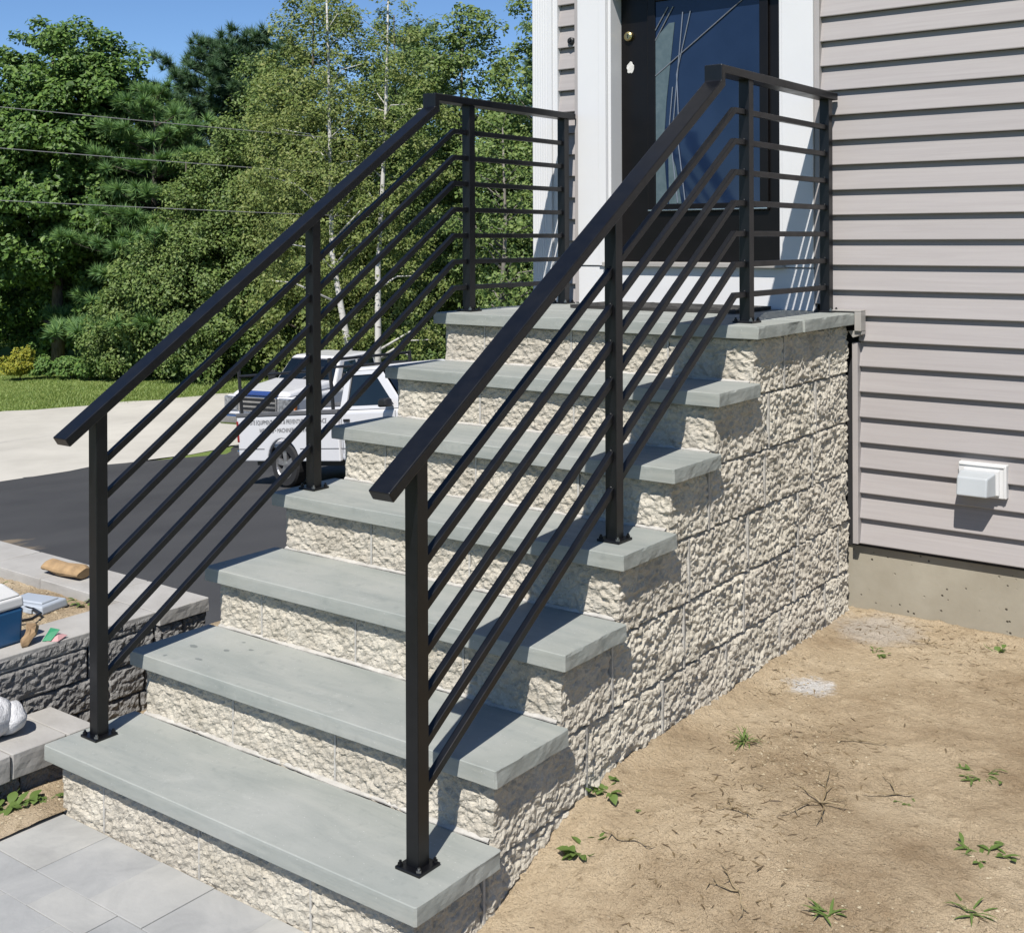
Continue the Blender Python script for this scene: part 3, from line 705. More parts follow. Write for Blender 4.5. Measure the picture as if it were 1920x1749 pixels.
# doorbell
bell = cb(MB().lathe([(0.0, -0.012), (0.012, -0.012), (0.0165, -0.008), (0.0175, 0.012), (0.0, 0.012)], 18, (0.067, YW + 0.0, 2.52), 'y'), 'doorbell', M['black_plastic'], house)
o = MB().lathe([(0.0, -0.021), (0.007, -0.020), (0.0085, -0.012), (0.0, -0.012)], 14, (0.067, YW - 0.0005, 2.523), 'y').build('button', M['dark_trim'], bell)
# flashing at the landing corner
b = MB().box(1.315, 1.432, YW - 0.052, YW - 0.001, 1.336, 1.342).box(1.406, 1.432, YW - 0.052, YW - 0.001, 1.262, 1.3355).prism([(1.375, 1.262), (1.431, 1.262), (1.431, 1.248), (1.395, 1.235)], 'y', YW - 0.040, YW - 0.001)
cb(b, 'flashing', M['aluminium_flashing'], house, 0.0015)
# vent
vent = cb(MB().box(1.785, 1.953, YW - 0.020, YW + 0.015, 0.677, 0.798), 'vent', M['vent_white'], house, 0.003)
def vp(mb, name, mat, bevel=0.0):
    o = mb.build(name, mat, vent, bevel, 3); return o
vp(MB().box(1.7895, 1.9485, YW - 0.0245, YW - 0.0205, 0.789, 0.7945).box(1.945, 1.9495, YW - 0.0245, YW - 0.0205, 0.681, 0.788), 'vent_rim', M['vent_white'])
vp(MB().box(1.805, 1.930, YW - 0.032, YW - 0.0205, 0.688, 0.779), 'vent_collar', M['vent_white'], 0.003)
V = [(1.793, YW - 0.032, 0.684), (1.921, YW - 0.032, 0.684), (1.921, YW - 0.032, 0.772), (1.793, YW - 0.032, 0.772),
     (1.800, YW - 0.105, 0.690), (1.906, YW - 0.105, 0.690), (1.906, YW - 0.092, 0.757), (1.800, YW - 0.092, 0.757)]
vp(MB().add(V, [(0, 3, 2, 1), (4, 5, 6, 7), (0, 1, 5, 4), (1, 2, 6, 5), (2, 3, 7, 6), (3, 0, 4, 7)]), 'vent_hood', M['vent_plastic'], 0.006)

# door mat
dm = empty('door_mat', (0.66, 2.40, 1.332)); tag(dm, 'dark openwork door mat lying on the landing under the front door', 'mat')
cb(MB().box(0.30, 1.06, 2.235, 2.555, 1.3325, 1.338), 'mat_base', M['mat_rubber'], dm, 0.002)
b = MB().box(0.30, 1.06, 2.235, 2.25, 1.3382, 1.347).box(0.30, 1.06, 2.54, 2.555, 1.3382, 1.347).box(0.30, 0.315, 2.2505, 2.5395, 1.3382, 1.347).box(1.045, 1.06, 2.2505, 2.5395, 1.3382, 1.347)
cb(b, 'mat_border', M['mat_rubber'], dm, 0.002)
for r in range(7):
    y = 2.27 + r * 0.042
    cb(MB().tube([(0.32 + 0.72 * i / 24, y + 0.013 * math.sin(i * 1.05 + r * 1.3), 1.343 + 0.002 * math.sin(i * 2.1 + r)) for i in range(25)], 0.0055, 6), 'mat_scroll', M['mat_rubber'], dm)

# ------------------------------------------------------------------ planter beside the stairs
PX, PT = -0.375, 0.330                       # wall face, cap top
planter = empty('planter', (-0.9, 0.2, 0.0)); tag(planter, 'low planter of grey split-face blocks with pale caps left of the stairs', 'planter')
cz = PT - 0.048
rows = [(cz - 0.104, cz - 0.002), (cz - 0.208, cz - 0.106), (cz - 0.312, cz - 0.210)]
for r, (z0, z1) in enumerate(rows):
    edges = [[-1.10, -0.82, -0.52, -0.24, 0.045, 0.40, 0.66, 0.78, 0.885], [-1.10, -0.95, -0.66, -0.38, -0.1, 0.165, 0.47, 0.62, 0.885], [-1.10, -0.8, -0.5, -0.2, 0.09, 0.36, 0.60, 0.885]][r]
    for i in range(len(edges) - 1):
        ya, yb = edges[i], edges[i + 1] - 0.004
        child(rough_mesh([(PX, ya), (PX, yb)], z0, z1, 900 + 20 * r + i, 0.10, M['splitface_grey'], amp=0.85, edge=0.008, res=0.0045), 'block', planter)
for i in range(6):                           # back and street-side courses
    z0 = cz - 0.002 - 0.104 * (i + 1); x = PX - 0.02
    while x > -2.2:
        child(rough_mesh([(x, 0.885), (x - 0.29, 0.885)], z0, z0 + 0.101, 990 + i * 11, 0.10, M['splitface_grey'], res=0.02), 'block', planter); x -= 0.294
cb(MB().box(-2.15, PX - 0.05, -1.09, 0.84, -1.2, cz - 0.03), 'core', M['mortar'], planter)
# caps
for i, (ya, yb) in enumerate(((-1.1, -0.62), (-0.616, -0.24), (-0.236, 0.052), (0.056, 0.66))):
    cb(MB().box(PX - 0.205, PX - 0.004, ya, yb, cz, PT), 'cap_stone', M['cap_stone'], planter, 0.003)
    child(rough_mesh([(PX - 0.002, ya + 0.002), (PX - 0.002, yb - 0.002)], cz + 0.001, PT - 0.006, 970 + i, 0.02, M['splitface_grey'], amp=0.7, edge=0.008), 'cap_face', planter)
child(slab_mesh(PX - 0.345, PX + 0.012, 0.664, 0.885, cz, PT, 51, mat=M['cap_stone']), 'cap_stone', planter)
for i in range(4):
    x1 = PX - 0.349 - i * 0.36
    child(slab_mesh(x1 - 0.356, x1, 0.655, 0.885, cz, PT, 52 + i, mat=M['cap_stone']), 'cap_stone', planter)
def bed_z(x, y):
    P = np.stack([x, y, 0 * x], 1); return cz + 0.012 + 0.012 * fbm(P, 5, 3, 40) + 0.010 * fbm(P, 22, 3, 41)
so = sheet('planter_soil', gx(-2.14, PX - 0.19, 90), gx(-1.08, 0.67, 100), bed_z, M['bed_soil']); so.parent = planter; so.matrix_parent_inverse = Matrix.Translation(-planter.location)

# low edging of thick caps in front of the planter
edging = empty('low_edging', (-0.22, -0.1, 0.0)); tag(edging, 'low edging of thick grey caps at the planter foot, beside the bottom tread', 'edging')
for i, (ya, yb) in enumerate(((-0.85, -0.36), (-0.356, -0.03), (-0.026, 0.150), (0.153, 0.245))):
    child(slab_mesh(PX + 0.02, -0.118 + 0.004 * (i % 2), ya, yb, 0.066, 0.140, 60 + i, mat=M['cap_stone']), 'cap_stone', edging)
for i, (ya, yb) in enumerate(((-0.85, -0.56), (-0.556, -0.27), (-0.266, 0.02), (0.024, 0.24))):
    child(rough_mesh([(-0.150, ya), (-0.150, yb)], -0.06, 0.064, 1200 + i, 0.10, M['splitface_grey']), 'block', edging)

# ------------------------------------------------------------------ things left on the planter and edging
# cooler
ck = empty('cooler', (-0.60, 0.06, PT)); ck.rotation_euler.z = math.radians(4); tag(ck, 'small blue cooler with white lid standing on the planter cap', 'cooler')
def tb(mb, name, mat, par, bevel=0.0, smooth=False, seg=3): return mb.build(name, mat, par, bevel, seg, smooth)
def frustum(x0, x1, y0, y1, z0, z1, t):
    return MB().add([(x0, y0, z0), (x1, y0, z0), (x1, y1, z0), (x0, y1, z0), (x0 + t, y0 + t, z1), (x1 - t, y0 + t, z1), (x1 - t, y1 - t, z1), (x0 + t, y1 - t, z1)],
                    [(0, 3, 2, 1), (4, 5, 6, 7), (0, 1, 5, 4), (1, 2, 6, 5), (2, 3, 7, 6), (3, 0, 4, 7)])
tb(frustum(-0.145, 0.145, -0.19, 0.145, 0.001, 0.115, -0.004), 'cooler_body', M['cooler_blue'], ck, 0.010)
tb(frustum(-0.151, 0.151, -0.196, 0.151, 0.1155, 0.150, 0.003), 'cooler_lid', M['cooler_white'], ck, 0.008)
tb(frustum(-0.146, 0.146, -0.190, 0.146, 0.1505, 0.192, 0.040), 'lid_crown', M['cooler_white'], ck, 0.008)
tb(MB().tube([(-0.155, -0.02, 0.14), (-0.155, -0.02, 0.19), (-0.13, -0.02, 0.215), (0.13, -0.02, 0.215), (0.155, -0.02, 0.19), (0.155, -0.02, 0.14)], 0.008, 8), 'handle', M['cooler_white'], ck, smooth=True)
# crumpled bag and scraps
def crumple(rings, seed, amp):
    """closed lumpy tube through rings of (centre, rx, rz)"""
    seg = 16; V = []; n = len(rings)
    for i, (c, ra, rb, ax) in enumerate(rings):
        for k in range(seg):
            t = 2 * math.pi * k / seg; V.append((c[0] + ax[1] * ra * math.cos(t), c[1] - ax[0] * ra * math.cos(t), c[2] + rb * math.sin(t)))
    V = np.array(V); d = np.column_stack([vnoise(V, 30, seed), vnoise(V, 30, seed + 1), vnoise(V, 30, seed + 2)]) * amp; V = V + d
    V[:, 2] = np.maximum(V[:, 2], rings[0][0][2] - rings[0][2] + 0.001)
    b = MB(); b.add(V.tolist(), [(i * seg + k, i * seg + (k + 1) % seg, (i + 1) * seg + (k + 1) % seg, (i + 1) * seg + k) for i in range(n - 1) for k in range(seg)] + [tuple(range(seg)), tuple((n - 1) * seg + k for k in range(seg))]); return b
b = crumple([((-0.425, 0.185, PT + 0.012), 0.014, 0.011, (0, 1)), ((-0.43, 0.205, PT + 0.018), 0.020, 0.018, (0, 1)), ((-0.44, 0.230, PT + 0.032), 0.018, 0.032, (0, 1)), ((-0.45, 0.252, PT + 0.030), 0.014, 0.030, (0, 1)), ((-0.46, 0.268, PT + 0.03), 0.006, 0.010, (0, 1))], 5, 0.016)
tag(b.build('paper_bag', M['bag_paper']), 'crumpled brown paper bag slumped against the blue cooler', 'paper bag')
b = MB(); b.add([(-0.418, 0.255, PT + 0.002), (-0.392, 0.270, PT + 0.004), (-0.398, 0.306, PT + 0.030), (-0.428, 0.292, PT + 0.034), (-0.41, 0.28, PT + 0.025)], [(0, 1, 4), (1, 2, 4), (2, 3, 4), (3, 0, 4)])
o = b.build('wrapper', M['green_paper']); so_ = o.modifiers.new('s', 'SOLIDIFY'); so_.thickness = 0.002; tag(o, 'scrap of green wrapper beside the crumpled bag', 'wrapper')
b = MB(); b.add([(-0.405, 0.262, PT + 0.001), (-0.376, 0.285, PT + 0.001), (-0.385, 0.325, PT + 0.010), (-0.415, 0.312, PT + 0.014), (-0.392, 0.295, PT + 0.016)], [(0, 1, 4), (1, 2, 4), (2, 3, 4), (3, 0, 4)])
o = b.build('wrapper', M['pink_paper']); so_ = o.modifiers.new('s', 'SOLIDIFY'); so_.thickness = 0.002; tag(o, 'scrap of pale pink wrapper beside the crumpled bag', 'wrapper')
# folded kraft paper sack on the back caps
b = crumple([((-1.145, 0.735, PT + 0.024), 0.036, 0.022, (1, 0.05)), ((-1.125, 0.737, PT + 0.027), 0.040, 0.026, (1, 0.05)), ((-1.04, 0.742, PT + 0.025), 0.041, 0.025, (1, 0.05)), ((-0.955, 0.748, PT + 0.027), 0.040, 0.026, (1, 0.05)), ((-0.93, 0.75, PT + 0.022), 0.034, 0.020, (1, 0.05))], 11, 0.007)
tag(b.build('kraft_sack', M['kraft_paper']), 'rolled brown kraft sack lying on the far planter caps', 'sack')
# pale grey plastic case lid with a cord
tr = empty('plastic_tray', (-0.86, 0.50, cz + 0.016)); tr.rotation_euler.z = math.radians(14); tr.scale = (0.78, 0.78, 0.9); tag(tr, 'pale blue-grey plastic case lying on the soil inside the planter', 'case')
tb(frustum(-0.125, 0.125, -0.085, 0.085, 0.0, 0.034, 0.008), 'tray_shell', M['tray_plastic'], tr, 0.008)
tb(frustum(-0.095, 0.095, -0.055, 0.055, 0.0345, 0.042, 0.006), 'tray_panel', M['tray_plastic'], tr, 0.004)
for q in (-0.06, 0.0, 0.06): tb(MB().box(q - 0.012, q + 0.012, -0.094, -0.084, 0.006, 0.024), 'latch', M['tray_plastic'], tr, 0.002)
pw = MB().tube([(-0.93, 0.40, PT + 0.012), (-0.88, 0.44, PT - 0.004), (-0.80, 0.455, PT - 0.012), (-0.725, 0.44, PT - 0.012), (-0.70, 0.39, PT - 0.014), (-0.72, 0.33, PT - 0.014), (-0.80, 0.26, PT - 0.014), (-0.9, 0.2, PT - 0.012)], 0.0055, 8).sphere((-0.935, 0.397, PT + 0.012), 0.026, 10, 7)
tag(pw.build('power_cord', M['black_plastic'], smooth=True), 'black power cord with plug lying on the planter soil', 'cord')
# rolled towel on the low edging
tw = empty('towel', (-0.28, -0.06, 0.14)); tag(tw, 'rolled white terry towel lying on the low edging', 'towel')
prof = [(0.0, -0.16), (0.05, -0.16), (0.066, -0.14), (0.072, -0.05), (0.070, 0.04), (0.062, 0.085), (0.045, 0.108), (0.0, 0.112)]
b = MB().lathe(prof, 28, (0, 0, 0), 'y')
V = np.array(b.v); V[:, 2] = V[:, 2] * 0.92 + 0.064; dd = vnoise(V, 26, 3) * 0.006 + vnoise(V, 70, 4) * 0.002; nrm = V - np.array([0, 0, 0.064]); nrm[:, 1] = 0; ln = np.linalg.norm(nrm, axis=1)[:, None] + 1e-6
V = V + nrm / ln * dd[:, None]; V[:, 2] = np.maximum(V[:, 2], 0.002); b.v = [tuple(p) for p in V]
tb(b, 'towel_roll', M['terry_cloth'], tw, smooth=True)
b = MB().lathe([(0.0, 0.085), (0.050, 0.086), (0.054, 0.110), (0.046, 0.140), (0.030, 0.150), (0.0, 0.150)], 20, (0, 0, 0), 'y'); V = np.array(b.v); V[:, 2] = V[:, 2] * 0.85 + 0.052; V[:, 0] += 0.012
V += np.column_stack([vnoise(V, 40, 7), vnoise(V, 40, 8), vnoise(V, 40, 9)]) * 0.006; b.v = [tuple(p) for p in V]; tb(b, 'towel_end', M['terry_cloth'], tw, smooth=True)
tw.rotation_euler.z = math.radians(-6)

# ------------------------------------------------------------------ pickups
def arch_profile(x0, x1, z0, z1, wheels, r, zc):
    """side outline with wheel arches cut into the lower edge, for prism along y"""
    pts = [(x0, z1), (x0, z0)]
    for wx in wheels:
        a0 = math.asin(max(-1, min(1, (z0 - zc) / r)))
        for k in range(15):
            t = math.pi - a0 - (math.pi - 2 * a0) * k / 14
            pts.append((wx + r * math.cos(t), zc + r * math.sin(t)))
    pts += [(x1, z0), (x1, z1)]
    return pts
def wheel(par, x, y, r, side, wdt=0.22):
    wl = MB().lathe([(r * 0.63, -wdt / 2), (r * 0.93, -wdt / 2), (r, -wdt * 0.36), (r, wdt * 0.36), (r * 0.93, wdt / 2), (r * 0.63, wdt / 2)], 36, (x, y, r), 'y').build('tyre', M['tyre'], par, smooth=False)
    rim = MB().lathe([(r * 0.64, 0.11 * side), (r * 0.60, 0.085 * side), (r * 0.56, 0.02 * side)], 32, (x, y, r), 'y').lathe([(0.0, 0.092 * side), (r * 0.15, 0.088 * side), (r * 0.17, 0.03 * side)], 20, (x, y, r), 'y')
    for k in range(5):
        t = 2 * math.pi * k / 5 + 0.35; c, s_ = math.cos(t), math.sin(t)
        p = [(r * 0.12, -r * 0.10), (r * 0.60, -r * 0.15), (r * 0.60, r * 0.15), (r * 0.12, r * 0.10)]
        V = [(x + a_ * c - b_ * s_, y + side * dy, r + a_ * s_ + b_ * c) for dy in (0.085, 0.04) for a_, b_ in p]
        rim.add(V, [(0, 1, 2, 3), (7, 6, 5, 4), (0, 4, 5, 1), (1, 5, 6, 2), (2, 6, 7, 3), (3, 7, 4, 0)])
    rim.build('rim', M['alloy'], par, smooth=False)
    MB().lathe([(0.0, 0.01 * side), (r * 0.62, 0.01 * side)], 24, (x, y, r), 'y').build('brake_backing', M['dark_trim'], par)
def ringpane(par, outer, inner, y, t, name, mat, glass, tilt=0.0):
    """window surround (outer outline minus inner outline) with its pane, in an x-z plane at y; tilt leans the top inwards"""
    n = len(outer); yy = lambda z: y + tilt * (z - outer[0][1])
    V = [(p[0], yy(p[1]), p[1]) for p in outer] + [(p[0], yy(p[1]), p[1]) for p in inner] + [(p[0], yy(p[1]) + t, p[1]) for p in outer] + [(p[0], yy(p[1]) + t, p[1]) for p in inner]
    Fc = []
    for i in range(n):
        j = (i + 1) % n; Fc += [(i, j, n + j, n + i), (2 * n + i, 3 * n + i, 3 * n + j, 2 * n + j), (n + i, n + j, 3 * n + j, 3 * n + i), (i, 2 * n + i, 2 * n + j, j)]
    MB().add(V, Fc).build(name, mat, par)
    V = [(p[0], yy(p[1]) + t * 0.6, p[1]) for p in inner]
    return MB().add(V, [tuple(range(n))]).build('side_window', glass, par)
def text_mesh(txt, size, mat, par, loc, rot, name='lettering', sx=1.0):
    cu = bpy.data.curves.new(name, 'FONT'); cu.body = txt; cu.size = size; cu.align_x = 'CENTER'; cu.shear = 0.18
    tmp = bpy.data.objects.new(name, cu); COL.objects.link(tmp); dg = bpy.context.evaluated_depsgraph_get()
    me = bpy.data.meshes.new_from_object(tmp.evaluated_get(dg)); bpy.data.objects.remove(tmp); me.materials.clear(); me.materials.append(mat)
    o = link(name, me, par); o.location = loc; o.rotation_euler = rot; o.scale = (sx, 1, 1); return o

# near pickup: service truck, nose uphill to the right
tk = empty('pickup_truck', (-10.72, 11.66, float(asphalt_z(-10.72)) + 0.013)); tk.rotation_euler = (0, -math.atan(0.12), math.radians(-5.8))
tag(tk, 'white service pickup with lettered bed side and black bed rack parked on the driveway', 'truck')
HW = 0.86
pr = arch_profile(-1.17, 1.40, 0.40, 1.10, [0.0], 0.42, 0.33)
b = MB().prism(pr, 'y', -HW, -HW + 0.07).prism(pr, 'y', HW - 0.07, HW).box(-1.17, -1.10, -HW + 0.071, HW - 0.071, 0.46, 1.09).box(1.33, 1.40, -HW + 0.071, HW - 0.071, 0.46, 1.12).box(-1.10, 1.33, -HW + 0.071, HW - 0.071, 0.60, 0.66)
b.build('bed', M['truck_white'], tk, 0.018)
MB().box(-1.18, 1.41, -HW - 0.008, -HW + 0.085, 1.101, 1.165).box(-1.18, 1.41, HW - 0.085, HW + 0.008, 1.101, 1.165).build('bed_rail', M['truck_grey'], tk, 0.012)
MB().box(-1.28, -1.175, -HW + 0.03, HW - 0.03, 0.42, 0.58).build('rear_bumper', M['chrome'], tk, 0.03)
MB().box(-1.185, -1.12, -HW - 0.006, -HW + 0.10, 0.70, 1.04).build('tail_light', M['lamp_red'], tk, 0.012)
MB().box(-1.185, -1.12, HW - 0.10, HW + 0.006, 0.70, 1.04).build('tail_light', M['lamp_red'], tk, 0.012)
pr = arch_profile(1.43, 4.15, 0.40, 1.14, [3.25], 0.42, 0.33)
MB().prism([(1.43, 0.40), (2.80, 0.40), (2.80, 1.15), (1.43, 1.15)], 'y', -HW, HW).build('cab_body', M['truck_white'], tk, 0.06, 4)
MB().box(1.50, 1.508, -HW - 0.002, -HW + 0.02, 0.52, 1.12).box(2.70, 2.708, -HW - 0.002, -HW + 0.02, 0.52, 1.12).build('door_seam', M['dark_trim'], tk)
MB().box(1.56, 1.70, -HW - 0.02, -HW + 0.004, 0.98, 1.02).build('door_handle', M['dark_trim'], tk, 0.008)
MB().lathe([(0.0, -0.004), (0.07, -0.004), (0.07, 0.004), (0.0, 0.004)], 20, (0.95, -HW - 0.001, 0.93), 'y').build('fuel_door', M['truck_white'], tk)
pr = arch_profile(2.805, 4.30, 0.40, 1.08, [3.25], 0.42, 0.33); MB().prism(pr, 'y', -HW + 0.01, HW - 0.01).build('front_body', M['truck_white'], tk, 0.04)
MB().prism([(2.75, 1.081), (4.22, 1.081), (4.15, 1.11), (2.85, 1.17)], 'y', -HW + 0.08, HW - 0.08).build('hood', M['truck_white'], tk, 0.03)
MB().box(4.31, 4.40, -HW, HW, 0.42, 0.62).build('front_bumper', M['chrome'], tk, 0.03)
for s_ in (-1, 1):
    y = s_ * (HW - 0.02); ti = -s_ * 0.20
    ringpane(tk, [(1.46, 1.151), (2.86, 1.151), (2.30, 1.70), (1.55, 1.70)], [(1.60, 1.20), (2.66, 1.20), (2.20, 1.645), (1.66, 1.645)], y, -s_ * 0.04, 'door_frame', M['truck_white'], M['car_glass'], ti)
    MB().prism([(2.52, 1.18), (2.72, 1.18), (2.70, 1.30), (2.54, 1.30)], 'y', y + s_ * 0.05, y + s_ * 0.19).build('mirror', M['dark_trim'], tk, 0.03)
MB().add([(1.54, -0.735, 1.70), (2.31, -0.735, 1.70), (2.31, 0.735, 1.70), (1.54, 0.735, 1.70), (1.62, -0.66, 1.755), (2.22, -0.66, 1.755), (2.22, 0.66, 1.755), (1.62, 0.66, 1.755)], [(0, 3, 2, 1), (4, 5, 6, 7), (0, 1, 5, 4), (1, 2, 6, 5), (2, 3, 7, 6), (3, 0, 4, 7)]).build('roof', M['truck_white'], tk, 0.06, 4)
MB().add([(2.84, -0.76, 1.17), (2.84, 0.76, 1.17), (2.32, 0.66, 1.69), (2.32, -0.66, 1.69)], [(0, 1, 2, 3)]).build('windshield', M['car_glass'], tk)
MB().add([(1.46, -0.78, 1.16), (1.46, 0.78, 1.16), (1.55, 0.68, 1.69), (1.55, -0.68, 1.69)], [(0, 1, 2, 3)]).build('rear_window', M['car_glass'], tk)
for y in (-0.4, 0.4): MB().box(1.62, 1.80, y - 0.24, y + 0.24, 0.8, 1.38).box(1.64, 1.75, y - 0.13, y + 0.13, 1.40, 1.58).build('seat', M['seat_cloth'], tk, 0.03)
for x in (0.0, 3.25):
    for s_ in (-1, 1):
        wp = MB().lathe([(0.0, -0.03), (0.09, -0.03), (0.09, 0.03), (0.0, 0.03)], 12, (x, s_ * (HW - 0.20), 0.34), 'y').build('wheel', M['dark_trim'], tk)
        wheel(wp, x, s_ * (HW - 0.13), 0.345, s_)
MB().box(-1.05, 4.2, -0.6, 0.6, 0.30, 0.46).build('underbody', M['dark_trim'], tk)
MB().box(1.44, 2.79, -HW - 0.003, -HW + 0.01, 0.585, 0.598).box(-1.16, -0.46, -HW - 0.003, -HW + 0.01, 0.585, 0.598).box(0.46, 1.39, -HW - 0.003, -HW + 0.01, 0.585, 0.598).build('side_crease', M['truck_grey'], tk)
rk = MB()
for x in (-1.08, 1.27):
    for s_ in (-1, 1): rk.tube([(x, s_ * (HW - 0.05), 1.166), (x, s_ * (HW - 0.05), 1.93)], 0.028, 8)
for s_ in (-1, 1): rk.tube([(-1.08, s_ * (HW - 0.05), 1.76), (1.27, s_ * (HW - 0.05), 1.76)], 0.022, 8)
rk.tube([(1.27, -HW + 0.05, 1.90), (1.27, HW - 0.05, 1.90)], 0.022, 8)
rk.build('bed_rack', M['dark_trim'], tk)
text_mesh('ON-SITE EQUIPMENT REPAIR & PREVENTIVE MAINTENANCE', 0.098, M['letter_grey'], tk, (0.10, -HW - 0.004, 0.975), (math.pi / 2, 0, 0), sx=0.80)
text_mesh('WELDING \u2022 MACHINERY SERVICE', 0.098, M['letter_grey'], tk, (0.08, -HW - 0.004, 0.845), (math.pi / 2, 0, 0), sx=0.88)

# far pickup: large, facing the road side, chrome grille
fk = empty('pickup_truck', (-17.75, 16.75, float(asphalt_z(-17.75)) + 0.013)); fk.rotation_euler = (0, 0, math.radians(-76)); fk.scale = (0.93, 0.93, 0.95)
tag(fk, 'large white pickup with chrome grille and blue hood front, behind the lettered service pickup', 'truck')
WH = 1.0
pr = arch_profile(-5.2, 0.55, 0.52, 1.22, [-4.2, -0.35], 0.48, 0.42)
MB().prism(pr, 'y', -WH, WH).build('lower_body', M['truck_white'], fk, 0.10, 4)
MB().add([(-1.55, -0.92, 1.221), (0.50, -0.84, 1.221), (0.50, 0.84, 1.221), (-1.55, 0.92, 1.221), (-1.45, -0.86, 1.43), (0.38, -0.74, 1.33), (0.38, 0.74, 1.33), (-1.45, 0.86, 1.43)], [(0, 3, 2, 1), (4, 5, 6, 7), (0, 1, 5, 4), (1, 2, 6, 5), (2, 3, 7, 6), (3, 0, 4, 7)]).build('hood', M['truck_white'], fk, 0.06)
MB().box(0.385, 0.56, -0.52, 0.52, 1.235, 1.335).build('hood_deflector', M['hood_blue'], fk, 0.02)
MB().box(0.551, 0.60, -0.56, 0.56, 0.84, 1.22).build('grille_frame', M['chrome'], fk, 0.02)
for z in (0.89, 1.0, 1.11): MB().box(0.601, 0.612, -0.50, 0.50, z, z + 0.065).build('grille_slot', M['dark_trim'], fk)
for s_ in (-1, 1):
    MB().box(0.46, 0.585, s_ * 0.78 - 0.20, s_ * 0.78 + 0.20, 0.86, 1.20).build('headlight', M['lamp_clear'], fk, 0.02)
    MB().box(0.40, 0.50, s_ * 0.985 - 0.03, s_ * 0.985 + 0.03, 0.88, 1.18).build('turn_lamp', M['lamp_amber'], fk, 0.01)
MB().box(0.56, 0.78, -1.0, 1.0, 0.55, 0.80).build('front_bumper', M['chrome'], fk, 0.05)
cabp = [(-3.9, 1.221), (-1.42, 1.221), (-2.02, 1.95), (-3.8, 1.95)]
MB().add([(-3.88, -0.94, 1.2215), (-1.42, -0.94, 1.2215), (-1.42, 0.94, 1.2215), (-3.88, 0.94, 1.2215), (-3.75, -0.76, 1.90), (-2.02, -0.74, 1.90), (-2.02, 0.74, 1.90), (-3.75, 0.76, 1.90)], [(0, 3, 2, 1), (4, 5, 6, 7), (0, 1, 5, 4), (1, 2, 6, 5), (2, 3, 7, 6), (3, 0, 4, 7)]).build('cab', M['truck_white'], fk, 0.05)
MB().add([(-3.72, -0.75, 1.901), (-1.98, -0.74, 1.901), (-1.98, 0.74, 1.901), (-3.72, 0.75, 1.901), (-3.6, -0.66, 1.96), (-2.12, -0.66, 1.96), (-2.12, 0.66, 1.96), (-3.6, 0.66, 1.96)], [(0, 3, 2, 1), (4, 5, 6, 7), (0, 1, 5, 4), (1, 2, 6, 5), (2, 3, 7, 6), (3, 0, 4, 7)]).build('roof', M['truck_white'], fk, 0.04)
ws = [(-1.445, -0.86), (-1.445, 0.86), (-1.985, 0.70), (-1.985, -0.70)]
MB().add([(-1.40, -0.86, 1.26), (-1.40, 0.86, 1.26), (-1.975, 0.70, 1.885), (-1.975, -0.70, 1.885)], [(0, 1, 2, 3)]).build('windshield', M['car_glass'], fk)
for s_ in (-1, 1):
    MB().add([(-1.75, s_ * 0.925, 1.30), (-2.75, s_ * 0.925, 1.30), (-2.72, s_ * 0.80, 1.83), (-2.15, s_ * 0.80, 1.83)], [(0, 1, 2, 3)]).build('side_window', M['car_glass'], fk)
    MB().add([(-2.85, s_ * 0.925, 1.30), (-3.7, s_ * 0.925, 1.30), (-3.64, s_ * 0.80, 1.83), (-2.82, s_ * 0.80, 1.83)], [(0, 1, 2, 3)]).build('side_window', M['car_glass'], fk)
    MB().box(-1.78, -1.66, s_ * 1.12 - 0.11, s_ * 1.12 + 0.11, 1.28, 1.58).box(-1.74, -1.70, min(s_ * 0.92, s_ * 1.1), max(s_ * 0.92, s_ * 1.1), 1.32, 1.36).build('mirror', M['dark_trim'], fk, 0.02)
    MB().tube([(-1.39, s_ * 0.25, 1.285), (-1.62, s_ * 0.25 + 0.35, 1.545)], 0.012, 6).build('wiper', M['dark_trim'], fk)
    for x in (-4.2, -0.35):
        wp = MB().lathe([(0.0, -0.03), (0.09, -0.03), (0.09, 0.03), (0.0, 0.03)], 12, (x, s_ * (WH - 0.22), 0.40), 'y').build('wheel', M['dark_trim'], fk)
        wheel(wp, x, s_ * (WH - 0.14), 0.405, s_, 0.26)

# ------------------------------------------------------------------ trees
def leaf_mesh(C, Nn, size, mat, name, aspect=0.62, seed=0, jitter=0.35):
    """one quad leaf per centre, kite-shaped, facing roughly Nn"""
    r = np.random.default_rng(seed); n = len(C)
    Nn = Nn + r.normal(0, jitter, (n, 3)); Nn /= np.linalg.norm(Nn, axis=1)[:, None] + 1e-9
    t = r.normal(0, 1, (n, 3)); t -= Nn * (t * Nn).sum(1)[:, None]; t /= np.linalg.norm(t, axis=1)[:, None] + 1e-9
    b = np.cross(Nn, t); s = size * np.clip(r.lognormal(-0.04, 0.30, n), 0.45, 1.9)[:, None]
    V = np.stack([C - t * s * 0.5, C + b * s * 0.5 * aspect + Nn * s * 0.08, C + t * s * 0.5, C - b * s * 0.5 * aspect + Nn * s * 0.08], 1).reshape(-1, 3)
    return np_mesh(name, V, np.arange(4 * n).reshape(n, 4), mat, False)
def limbs(mb, base, pts, r0, rng, bend=0.25):
    for p, (hfrac, tr) in pts:
        pass
